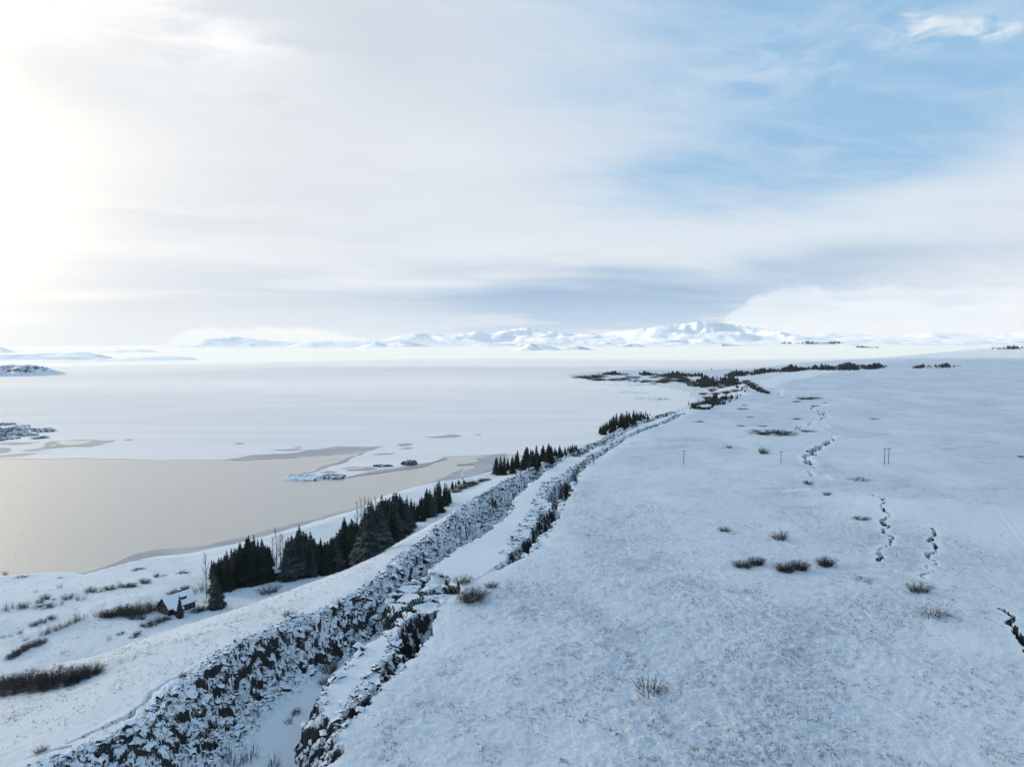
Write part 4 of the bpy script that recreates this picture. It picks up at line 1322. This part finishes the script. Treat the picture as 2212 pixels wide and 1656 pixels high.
spruce(hits([(468, 1312)])[0], hgt(hits([(468, 1312)])[0], 1312, 1236), 'lone bushy spruce on the slope in front of the dark grove, right of the cabin', snowy=True, variant=1, fat=1.25)
p_h = hits([(389, 1333)])[0]
spruce(p_h, hgt(p_h, 1333, 1284), 'small snow-dusted spruce growing against the near side of the cabin', snowy=True, variant=0, fat=1.0)
pl = at(1537, 800)
spruce((pl[0], pl[1], 0.0), hgt(pl, 800, 792), 'single tiny spruce alone on the frozen lake beyond the peninsula', far=True, fat=1.2)
# far-off woods that read as one mass


def wood(px, n, hpx, label, ground=True, z=None, dist=None, seed=0):
    r = random.Random(seed); V, F = [], []
    (x0, y0), (x1, y1), dy = px
    for k in range(n):
        x = x0 + (x1 - x0) * (0.72 * r.random() + 0.28 * (math.floor(r.random() * 9) + r.random() ** 2) / 9); q = r.random()
        y = y0 + (y1 - y0) * (x - x0) / (x1 - x0) + (q - 0.5) * dy * (0.3 + 0.7 * math.sin(math.pi * (x - x0) / (x1 - x0)))
        if dist:
            d = ray(x, y); d = d / math.hypot(d[0], d[1]); p = (d[0] * dist, d[1] * dist, CAM_Z + d[2] * dist)
        else:
            p = hits([(x, y)])[0]
        h = hgt(p, y, y - hpx * (0.35 + 0.75 * r.random() ** 2.2) * (0.8 + 0.35 * math.sin(x * 0.11 + seed))); w = h * r.uniform(.25, .5)
        n0 = len(V); c = 6; t0 = r.random() * 6
        for ring, (zz, rr) in enumerate(((-0.1, .7), (.28, 1.0), (.62, .55))):
            for i in range(c):
                a = t0 + 6.283 * i / c; q2 = rr * w * r.uniform(.7, 1.25)
                V.append((p[0] + math.cos(a) * q2, p[1] + math.sin(a) * q2, p[2] + zz * h))
        V.append((p[0], p[1], p[2] + h))
        for ring in range(2):
            for i in range(c):
                a, b = n0 + ring * c + i, n0 + ring * c + (i + 1) % c
                F.append((a, b, b + c, a + c))
        for i in range(c):
            F.append((n0 + 2 * c + i, n0 + 2 * c + (i + 1) % c, n0 + 3 * c))
    o = mesh_obj('forest', V, F, M['spruce'])
    return tag(o, label, 'forest', kind='stuff')


wood(((1748, 797), (1925, 793), 10), 620, 9, 'dark distant wood along the far rim of the plateau', seed=1)
wood(((1650, 803), (1765, 796), 8), 330, 9, 'dark distant wood at the left end of the plateau rim', seed=2)
wood(((1560, 812), (1665, 803), 9), 280, 9, 'dark wood where the ridge runs into the plateau rim', seed=9)
wood(((1480, 832), (1600, 822), 18), 430, 11, 'dark wood between the peninsula and the bay slope', seed=10)
wood(((1425, 811), (1520, 812), 6), 190, 9, 'dark wood on the back shore of the peninsula', seed=11)
wood(((1376, 809), (1430, 810), 4), 60, 8, 'small wood on the back shore of the peninsula', seed=12)
wood(((1290, 808), (1344, 808), 3), 80, 7, 'little wood near the left tip of the peninsula', seed=13)
wood(((1490, 882), (1600, 858), 18), 150, 11, 'brownish wood on the slope above the frozen bay', seed=14)
wood(((1960, 794), (2080, 791), 8), 150, 6, 'thin dark wood further right on the plateau rim', seed=3)
wood(((1686, 742), (1832, 741), 4), 260, 4, 'grey-blue wood on the far shore under the cloud bank', dist=9500, seed=4)
wood(((1848, 750), (1900, 751), 2), 80, 4, 'small wood on the far right shore', dist=7000, seed=5)
wood(((2140, 753), (2230, 751), 5), 140, 5, 'strip of wood on the far right plain', dist=5200, seed=6)
wood(((1590, 838), (1650, 842), 16), 60, 6, 'brown scrub over the distant rock outcrop', seed=8)

# shrubs on the plateau: photo x, y of the foot, width, form, label
PS = [
    (1684, 1163, 44, 0, 'round bushy shrub at the left edge of the smooth snow dome'),
    (1697, 1233, 40, 2, 'left half of the wide twin shrub below the snow dome'), (1728, 1229, 38, 2, 'right half of the wide twin shrub below the snow dome'),
    (1606, 1223, 36, 1, 'left one of two touching dark shrubs farthest left in the row'), (1634, 1219, 32, 2, 'right one of two touching dark shrubs farthest left in the row'),
    (1784, 1221, 38, 2, 'dark fan-shaped shrub right of the twin shrub'), (1868, 1252, 40, 5, 'faint grey shrub half buried in snow left of the zigzag crack'),
    (1985, 1278, 48, 0, 'rounded brown shrub at the lower end of the right-hand crack'), (2008, 1331, 52, 4, 'sparse pale thicket below the rounded shrub on the right'),
    (2035, 1326, 36, 5, 'thin twiggy fringe beside the sparse pale thicket'), (1565, 1147, 24, 0, 'small dark shrub alone on the open heath'),
    (1020, 1294, 64, 1, 'broad dark shrub beside the fallen slabs of the fissure'), (1001, 1260, 38, 0, 'rounded shrub just above the broad dark shrub at the fissure'),
    (1062, 1268, 28, 0, 'small shrub right of the fallen slabs at the fissure edge'), (960, 1245, 26, 3, 'low flat shrub on the middle block above the slabs'),
    (1400, 1496, 84, 4, 'sparse wide patch of twigs alone on the near heath'), (1450, 1490, 60, 5, 'thin right-hand tail of the wide twig patch on the near heath'),
    (1650, 979, 28, 0, 'round dark shrub left of the single pole and the large crack'), (1575, 967, 12, 0, 'tiny shrub between the two single poles'),
    (1745, 1045, 20, 0, 'shrub at the foot of the large dark crack'), (1786, 1069, 18, 0, 'small shrub below the large crack on the dome edge'),
    (1855, 1036, 40, 5, 'flat reddish twig patch below the double pole'), (1860, 1120, 26, 3, 'small low shrub on top of the snow dome'),
    (1668, 938, 62, 3, 'long flat dark thicket on the distant heath'), (1690, 935, 40, 3, 'tapered right end of the long flat dark thicket'),
    (1745, 932, 24, 3, 'flat dark shrub right of the long thicket'), (1630, 930, 15, 3, 'small flat shrub left of the long thicket'),
    (1647, 920, 14, 3, 'small flat shrub above the long thicket'), (1600, 920, 14, 3, 'leftmost small flat shrub of the distant heath'),
    (1720, 905, 15, 3, 'small flat shrub left of the far crack'), (1720, 868, 16, 3, 'dark shrub at the left end of the far flat thicket'),
    (1742, 862, 30, 3, 'far flat thicket near the rock outcrop'), (1758, 860, 24, 3, 'right end of the far flat thicket'),
    (1760, 877, 14, 3, 'small shrub left of the top of the far crack'), (1765, 887, 12, 3, 'tiny shrub beside the far crack'),
    (1605, 884, 18, 3, 'flat shrub on the ridge plain near the bay slope'), (1608, 875, 10, 3, 'tiny flat shrub above the flat shrub on the ridge plain'),
    (1510, 911, 16, 3, 'flat shrub at the far end of the second fissure'), (1890, 905, 14, 3, 'pair-like small shrub alone on the right-hand plain'),
    (2210, 987, 18, 3, 'flat dark shrub at the right edge of the plain'), (1620, 901, 12, 3, 'tiny flat shrub in front of the ridge plain'),
]
for x, y, w, form, lab in PS:
    p = hits([(x, y)])[0]; wm = hgt(p, w, 0) * 0.95
    pool = {0: SHRUB, 1: SHRUB_DENSE, 2: SHRUB_DENSE, 3: SHRUB_FLAT, 4: SHRUB_THIN, 5: SHRUB_FLAT}[form]
    v = {0: 0, 1: 1, 2: 0, 3: 0, 4: 0, 5: 1}[form]
    shrub(p, wm, lab, 'shrubs on the snowy heath', pool, hs={0: .75, 1: .6, 2: .72, 3: .7, 4: .6, 5: .6}[form], variant=v)
# shrubs inside the fissure
for x, y, w, lab in [(712, 1448, 44, 'upper twiggy shrub on the snowy fissure floor'), (725, 1425, 30, 'thin sapling above the twiggy shrub on the fissure floor'),
                     (700, 1475, 26, 'small dark shrub on the fissure floor beside the block'), (765, 1365, 30, 'dark shrub where the fissure narrows below the slabs'),
                     (500, 1650, 60, 'large bare shrub in the nearest corner of the fissure floor'), (540, 1640, 46, 'bare shrub right of the large one in the fissure corner'),
                     (590, 1655, 40, 'dense low shrub at the nearest right-hand wall of the fissure'), (622, 1560, 26, 'small dry shrub on the nearer fissure floor'),
                     (640, 1540, 22, 'reddish dry shrub on the fissure floor near a boulder'), (550, 1545, 30, 'slender sapling at the foot of the rocky wall'),
                     (1010, 1160, 18, 'small shrub in the far part of the fissure floor'), (690, 1512, 16, 'small twig cluster on the fissure floor')]:
    p = hits([(x, y)])[0]
    shrub(p, hgt(p, w, 0), lab, 'shrubs in the fissure', SHRUB_THIN + SHRUB[:1], hs=0.9)

# shrubs on the lowland by the lake
LG = 'leafless shrubs on the lakeside meadow'
LS = [(50, 1312, 22, 0), (98, 1293, 22, 0), (146, 1293, 24, 0), (175, 1295, 26, 4), (196, 1278, 24, 0), (215, 1278, 18, 4), (238, 1272, 22, 0), (259, 1268, 20, 4),
      (272, 1267, 18, 0), (286, 1266, 20, 0), (313, 1258, 26, 0), (77, 1279, 10, 4), (129, 1269, 14, 4), (13, 1318, 20, 4), (27, 1313, 14, 4), (86, 1301, 16, 0), (117, 1295, 10, 4),
      (134, 1305, 12, 4), (73, 1350, 18, 0), (92, 1344, 18, 0), (112, 1336, 20, 0), (42, 1367, 18, 4), (4, 1378, 16, 4), (24, 1374, 12, 4), (54, 1382, 12, 4),
      (136, 1411, 10, 4), (296, 1370, 16, 0), (288, 1375, 14, 3), (236, 1381, 14, 4), (260, 1368, 16, 3), (98, 1310, 34, 5), (300, 1230, 22, 5), (338, 1246, 16, 0), (355, 1243, 14, 3), (395, 1238, 26, 5), (45, 1247, 20, 3), (128, 1248, 14, 3), (12, 1240, 14, 4)]
DESC = {0: 'bushy leafless shrub', 4: 'thin twiggy sapling', 3: 'low dark shrub', 5: 'flat patch of withered brush'}


def where_low(x, y):
    if y < 1250: return 'close to the lake shore'
    if x > 220 and y < 1285: return 'in the hedge line between the meadow track and the lake'
    if y < 1300: return 'on the open meadow between the track and the lake'
    if x > 220: return 'on the slope foot below the cabin'
    if y < 1345: return 'on the meadow left of the snowy track'
    return 'on the near side of the snowy meadow track'


for x, y, w, f in LS:
    p = hits([(x, y)])[0]
    pool = {0: SHRUB, 3: SHRUB_FLAT, 4: SHRUB_THIN, 5: SHRUB_FLAT}[f]
    shrub(p, hgt(p, w, 0), f'{DESC[f]} {where_low(x, y)}', LG, pool, hs=0.9 if f in (0, 4) else 0.5)
for x, y, w in [(94, 1370, 24), (105, 1368, 18), (113, 1364, 20), (122, 1361, 18), (131, 1358, 18), (140, 1354, 18), (149, 1350, 18), (157, 1346, 20), (165, 1342, 22), (173, 1338, 22)]:
    p = hits([(x, y)])[0]
    shrub(p, hgt(p, w, 0) * 1.1, 'upright bare sapling in the planted row along the near side of the track', 'saplings of the planted row', SHRUB_THIN, hs=1.0)
for x, y, w in [(25, 1420, 20), (33, 1415, 22), (43, 1408, 24), (54, 1402, 22), (65, 1397, 24), (78, 1393, 26), (90, 1388, 20)]:
    p = hits([(x, y)])[0]
    shrub(p, hgt(p, w, 0) * 1.1, 'dark leafless shrub in the slanting row left of the big thicket', 'shrubs of the slanting row', SHRUB, hs=0.8)
for x, y, w in [(213, 1330, 24), (226, 1331, 20), (238, 1330, 26), (250, 1329, 28), (262, 1329, 28), (274, 1328, 28), (286, 1327, 28), (298, 1326, 28), (310, 1325, 30), (322, 1322, 30), (332, 1318, 26), (300, 1318, 24), (270, 1318, 26), (285, 1335, 22), (305, 1337, 20)]:
    p = hits([(x, y)])[0]
    shrub(p, hgt(p, w, 0) * 1.1, 'tall leafless bush in the thicket running up to the cabin', 'bushes of the thicket left of the cabin', SHRUB + SHRUB_THIN[1:], hs=1.05)
for x, y, w in [(318, 1352, 26), (334, 1347, 28), (350, 1341, 24), (362, 1338, 18)]:
    p = hits([(x, y)])[0]
    shrub(p, hgt(p, w, 0), 'grey bush on the bank directly below the cabin deck', 'bushes below the cabin', SHRUB, hs=0.6)
for x, y, w in [(426, 1320, 26), (436, 1318, 20), (415, 1285, 22), (430, 1278, 26), (440, 1272, 24), (400, 1272, 20), (385, 1278, 20), (370, 1283, 20), (448, 1300, 22)]:
    p = hits([(x, y)])[0]
    shrub(p, hgt(p, w, 0), 'frosted bare bush between the cabin and the dark grove', 'bushes between cabin and grove', SHRUB + SHRUB_THIN, hs=0.8)
for x, y, w, l in [(113, 1478, 62, 'tallest leafless willow of the big thicket at the slope foot'), (163, 1470, 54, 'dense leafless willow right of the tallest one in the big thicket'),
                   (196, 1458, 44, 'leaning willow at the right end of the big thicket'), (62, 1482, 60, 'low dark willow left of the tallest one in the big thicket'),
                   (14, 1482, 50, 'willow at the left edge of the big thicket')]:
    p = hits([(x, y)])[0]
    shrub(p, hgt(p, w, 0), l, 'willows of the big thicket', SHRUB_DENSE, hs=0.72, variant=0)
for x, y, w in [(-15, 1494, 50), (20, 1493, 50), (50, 1489, 48), (80, 1486, 48), (105, 1484, 44), (130, 1478, 44), (150, 1474, 36), (90, 1470, 40), (35, 1473, 40)]:
    p = hits([(x, y)])[0]
    shrub(p, hgt(p, w, 0), 'low dark brush at the foot of the big willow thicket', 'brush under the willows', SHRUB_DENSE, hs=0.42, variant=1)
for x, y, w, l in [(395, 1462, 18, 'dark upright bush standing on the rim of the fissure wall'), (581, 1280, 44, 'rounded bare shrub on the snow slope in front of the grove'),
                   (625, 1332, 26, 'small faint shrub on the snow ridge above the rocky wall'), (345, 1518, 12, 'thin lone twig on the left snow slope'), (88, 1625, 26, 'faint dry tuft low on the left snow slope')]:
    p = hits([(x, y)])[0]
    shrub(p, hgt(p, w, 0), l, None, SHRUB, hs=1.2 if x == 395 else 0.75, variant=0)
# bare trees
p = hits([(447, 1290)])[0]; bare_tree(p, hgt(p, 1290, 1188), 'tall bare tree standing alone at the left end of the dark grove')
for x, y, t in [(590, 1240, 1160), (598, 1238, 1140), (606, 1237, 1150), (612, 1236, 1152)]:
    p = hits([(x, y)])[0]; bare_tree(p, hgt(p, y, t), 'tall bare tree in the gap of the dark grove', 'bare trees in the grove gap')
for x, y, t in [(772, 1140, 1082), (780, 1135, 1076), (788, 1132, 1072), (796, 1128, 1074), (804, 1124, 1078), (812, 1118, 1070)]:
    p = hits([(x, y)])[0]; bare_tree(p, hgt(p, y, t), 'reddish bare tree rising behind the spruces near the shore', 'bare trees behind the spruces', 1.2)
# scrub along the ridge and bay slope
SB = 'scrub on the far ridge slope'
for x, y, w in [(985, 1062, 22), (998, 1055, 24), (1012, 1050, 22), (1025, 1046, 20), (1040, 1040, 16), (1052, 1037, 14)]:
    p = hits([(x, y)])[0]; shrub(p, hgt(p, w, 0), 'dark scrub trailing from the far end of the long grove', 'scrub behind the long grove', SHRUB_DENSE, hs=0.6)
for x, y, w in [(1245, 985, 20), (1256, 980, 18), (1268, 976, 16), (1280, 968, 14), (1288, 962, 14)]:
    p = hits([(x, y)])[0]; shrub(p, hgt(p, w, 0), 'brown scrub between the spruce row and the compact stand', 'scrub between the stands', SHRUB, hs=0.7)
for x, y, w in [(1510, 876, 26), (1530, 872, 26), (1550, 866, 24), (1565, 862, 22), (1530, 862, 22), (1548, 854, 20), (1570, 850, 22), (1590, 846, 18), (1540, 845, 18), (1560, 838, 22), (1578, 834, 24), (1596, 830, 20), (1555, 828, 18), (1520, 852, 16)]:
    p = hits([(x, y)])[0]; shrub(p, hgt(p, w, 0), 'brown scrub clump on the slope above the frozen bay', SB, SHRUB_DENSE, hs=0.5)
for x, y, w in [(1612, 826, 18), (1618, 831, 18), (1626, 836, 20), (1634, 841, 20), (1642, 845, 18), (1650, 848, 16), (1658, 850, 14)]:
    p = hits([(x, y)])[0]; shrub(p, hgt(p, w, 0), 'reddish brown thicket lining the distant rocky scarp', 'thicket on the distant scarp', SHRUB_DENSE, hs=0.55, variant=0)
r_ = random.Random(5)
for k in range(70):
    x = r_.uniform(1240, 1490); y = 818 + (r_.random() - 0.5) * 20 * min(1, (x - 1225) / 90) + (x - 1300) * 0.012
    p = hits([(x, y)])[0]
    if p[2] > 0.05: shrub(p, hgt(p, r_.uniform(7, 24), 0), 'low dark scrub patch scattered over the snowy peninsula', 'scrub patches on the peninsula', SHRUB_FLAT[:1], hs=1.1)
for x, y, w in [(632, 1029, 4), (650, 1030, 5), (700, 1029, 4), (720, 1028, 5), (735, 1028, 4)]:
    q = at(x, y); shrub((q[0], q[1], 0.8), hgt(q, w, 0), 'tiny bare bush on the long islet off the grove', 'bushes on the long islet', SHRUB, hs=1.0)


# ------------------------------------------------------------------ cabin
def build_cabin():
    p1 = at(366, 1331, 3.6)
    gz = 3.6
    g = empty('cabin', (p1[0], p1[1], gz), 0)
    ang = math.atan2(6.3, 3.9)         # long side runs up and to the right
    g.rotation_euler = (0, 0, ang); g.scale = (1.06,) * 3
    tag(g, 'dark brown timber cabin with a snowy gable roof at the foot of the slope', 'cabin')
    L, B, E, R = 7.6, 4.9, 2.3, 4.5     # x along the long side, y across to the left
    V = [(0, 0, -1.5), (L, 0, -1.5), (L, B, -1.5), (0, B, -1.5), (0, 0, E), (L, 0, E), (L, B, E), (0, B, E), (0, B / 2, R), (L, B / 2, R)]
    F = [(0, 1, 5, 4), (2, 3, 7, 6), (3, 0, 4, 8, 7), (1, 2, 6, 9, 5), (4, 5, 9, 8), (6, 7, 8, 9), (0, 3, 2, 1)]
    mesh_obj('wall', V, F, M['wood'], g)
    # weatherboards as proud battens on the two visible walls
    V, F = [], []
    for k in range(9): box(V, F, 0.02, L - 0.02, -0.035, -0.002, 0.05 + k * 0.25, 0.27 + k * 0.25)
    for k in range(9): box(V, F, -0.035, -0.002, 0.02, B - 0.02, 0.05 + k * 0.25, 0.27 + k * 0.25)
    mesh_obj('cladding', V, F, M['wood'], g)
    for s, (ya, yb) in enumerate(((-0.45, B / 2), (B + 0.45, B / 2))):
        za = E - 0.42; zb = R + 0.04; t = 0.22; x0, x1 = -0.45, L + 0.45
        V = [(x0, ya, za), (x1, ya, za), (x1, yb, zb), (x0, yb, zb), (x0, ya, za + t), (x1, ya, za + t), (x1, yb, zb + t), (x0, yb, zb + t)]
        F = [(0, 3, 2, 1), (4, 5, 6, 7), (0, 1, 5, 4), (1, 2, 6, 5), (2, 3, 7, 6), (3, 0, 4, 7)]
        mesh_obj('roof', V, F, M['roof_snow'], g)
        V = [(x0 - .03, ya, za - .12), (x1 + .03, ya, za - .12), (x1 + .03, yb, zb - .12), (x0 - .03, yb, zb - .12), (x0 - .03, ya, za - .002), (x1 + .03, ya, za - .002), (x1 + .03, yb, zb - .002), (x0 - .03, yb, zb - .002)]
        mesh_obj('roof_boards', V, F, M['wood'], g)
    V, F = [], []; box(V, F, 4.6, 5.1, B / 2 + .1, B / 2 + .6, R - .5, R + .8); ch = mesh_obj('chimney', V, F, M['metal'], g)
    V, F = [], []; box(V, F, 4.5, 5.2, B / 2, B / 2 + .7, R + .8, R + .92); mesh_obj('chimney_cap', V, F, M['roof_snow'], ch)
    # flat dormer on the near slope
    V, F = [], []; box(V, F, 3.9, 5.6, 0.7, 1.9, E + .3, E + 1.55); dm = mesh_obj('dormer', V, F, M['wood'], g)
    V, F = [], []; box(V, F, 3.8, 5.7, 0.55, 2.0, E + 1.552, E + 1.7); mesh_obj('dormer_roof', V, F, M['roof_snow'], dm)
    V, F = [], []; box(V, F, 4.1, 5.4, 0.66, 0.698, E + .85, E + 1.4); mesh_obj('pane', V, F, M['glass'], dm)

    def window(face, a, b, z0, z1):
        V, F = [], []; G, H = [], []
        if face == 'gable':
            box(V, F, -0.10, -0.037, a, b, z0, z1); box(G, H, -0.115, -0.101, a + .09, b - .09, z0 + .09, z1 - .09)
        else:
            box(V, F, a, b, -0.10, -0.037, z0, z1); box(G, H, a + .09, b - .09, -0.115, -0.101, z0 + .09, z1 - .09)
        w = mesh_obj('window', V, F, M['trim'], g); mesh_obj('pane', G, H, M['glass'], w)
    for a in (0.45, 1.95, 3.45): window('gable', a, a + .95, 0.75, 1.95)
    for a in (1.55, 2.6): window('gable', a, a + .75, 2.65, 3.5)
    for a in (4.9, 6.2): window('side', a, a + .7, 0.7, 1.9)
    V, F = [], []; box(V, F, 3.4, 4.4, -0.09, -0.037, 0.0, 1.95); d = mesh_obj('door', V, F, M['trim'], g)
    V, F = [], []; box(V, F, 3.5, 3.6, -0.14, -0.092, 0.95, 1.05); mesh_obj('handle', V, F, M['metal'], d)
    # lean-to porch on the near side, deck at the gable
    V, F = [], []; box(V, F, 0.9, 3.0, -1.6, -0.12, -1.5, 1.55); mesh_obj('porch', V, F, M['wood'], g)
    V = [(.7, -1.85, 1.50), (3.2, -1.85, 1.50), (3.2, -.11, 2.0), (.7, -.11, 2.0), (.7, -1.85, 1.68), (3.2, -1.85, 1.68), (3.2, -.11, 2.18), (.7, -.11, 2.18)]
    F = [(0, 3, 2, 1), (4, 5, 6, 7), (0, 1, 5, 4), (1, 2, 6, 5), (2, 3, 7, 6), (3, 0, 4, 7)]
    mesh_obj('porch_roof', V, F, M['roof_snow'], g)
    V, F = [], []; box(V, F, -2.2, -0.12, 0.3, B + 1.6, -1.5, -.05); mesh_obj('deck', V, F, M['wood'], g)
    # rear wing with its own snowy roof
    V, F = [], []; box(V, F, 1.2, 4.6, B + .01, B + 2.6, -1.5, 1.9); mesh_obj('wing', V, F, M['wood'], g)
    V = [(1.0, B + 2.8, 1.9), (4.8, B + 2.8, 1.9), (4.8, B + .5, 3.1), (1.0, B + .5, 3.1), (1.0, B + 2.8, 2.1), (4.8, B + 2.8, 2.1), (4.8, B + .5, 3.3), (1.0, B + .5, 3.3)]
    mesh_obj('wing_roof', V, F[:0] + [(0, 3, 2, 1), (4, 5, 6, 7), (0, 1, 5, 4), (1, 2, 6, 5), (2, 3, 7, 6), (3, 0, 4, 7)], M['roof_snow'], g)


build_cabin()


def hut(px, w, d, h, rz, label):
    p = hits([px])[0]
    g = empty('hut', (p[0], p[1], p[2] - 0.2), rz); tag(g, label, 'hut')
    V = [(-w, -d, 0), (w, -d, 0), (w, d, 0), (-w, d, 0), (-w, -d, h), (w, -d, h), (w, d, h), (-w, d, h), (-w, 0, h * 1.45), (w, 0, h * 1.45)]
    mesh_obj('wall', V, [(0, 1, 5, 4), (2, 3, 7, 6), (3, 0, 4, 8, 7), (1, 2, 6, 9, 5), (0, 3, 2, 1), (4, 5, 9, 8), (6, 7, 8, 9)], M['wood'], g)
    for s in (-1, 1):
        V = [(-w - .3, s * (d + .3), h - .15), (w + .3, s * (d + .3), h - .15), (w + .3, 0, h * 1.45 + .03), (-w - .3, 0, h * 1.45 + .03)]
        V += [(x, y, z + .22) for x, y, z in V]
        mesh_obj('roof', V, [(0, 3, 2, 1), (4, 5, 6, 7), (0, 1, 5, 4), (1, 2, 6, 5), (2, 3, 7, 6), (3, 0, 4, 7)], M['roof_snow'], g)
    V, F = [], []; box(V, F, -.5, .3, -d - .06, -d - .003, .1, h * .85); mesh_obj('door', V, F, M['trim'], g)


hut((602, 1246), 2.6, 2.2, 2.6, 0.5, 'small snow-roofed hut hidden in the gap of the dark grove')
hut((1012, 1044), 2.6, 1.8, 1.7, 0.7, 'dark hut among scrub at the far end of the long grove')
hut((1190, 985), 4.0, 2.6, 2.8, 0.8, 'dark hut at the right end of the spruce row above the inlet')
hut((1520, 884), 5.0, 3.0, 2.6, 0.6, 'snow-roofed hut below the spruces on the bay slope')


# ------------------------------------------------------------------ poles
def pole(x, yb, yt, twin, label):
    p = hits([(x, yb)])[0]; h = hgt(p, yb, yt)
    o = empty('utility_pole', p); tag(o, label, 'utility pole', 'utility poles on the heath')
    dx = (-0.9, 0.9) if twin else (0.0,)
    for d in dx:
        V, F = [], []; tube(V, F, (d, 0, -0.6), (d, 0, h), 0.17, 0.12, 8); mesh_obj('post', V, F, M['pole'], o)
    s = 1.7 if twin else 0.9
    V, F = [], []; box(V, F, -s, s, -0.21, -0.13 - .0, h - 0.45, h - 0.25); mesh_obj('crossarm', V, F, M['pole'], o)
    for d in (-s + .12, 0.25, s - .12):
        V, F = [], []; tube(V, F, (d, -.17, h - .25), (d, -.17, h - .02), 0.06, 0.05, 6); mesh_obj('insulator', V, F, M['porcelain'], o)


pole(1477, 1002, 973, False, 'single wooden pole nearest the rocky ridge on the heath')
pole(1687, 1001, 975, False, 'single wooden pole left of the large dark crack')
pole(1915, 1003, 968, True, 'twin wooden pole with a crossarm beside the curving track')
pole(1120, 1029, 1012, True, 'twin wooden pole on the ridge in front of the spruce row')
pole(1283, 1003, 984, False, 'single wooden pole standing beside the second fissure')
for x, y, l in [(183, 1335, 'left one of two short fence posts by the sapling row'), (190, 1336, 'right one of two short fence posts by the sapling row'),
                (587, 1660, 'thin wooden stake on the nearest edge of the fissure block')]:
    p = hits([(x, y)])[0]
    V, F = [], []; tube(V, F, (0, 0, -.3), (0, 0, 1.5), .07, .06, 6)
    tag(mesh_obj('fence_post', V, F, M['pole'], None, loc=p), l, 'post')
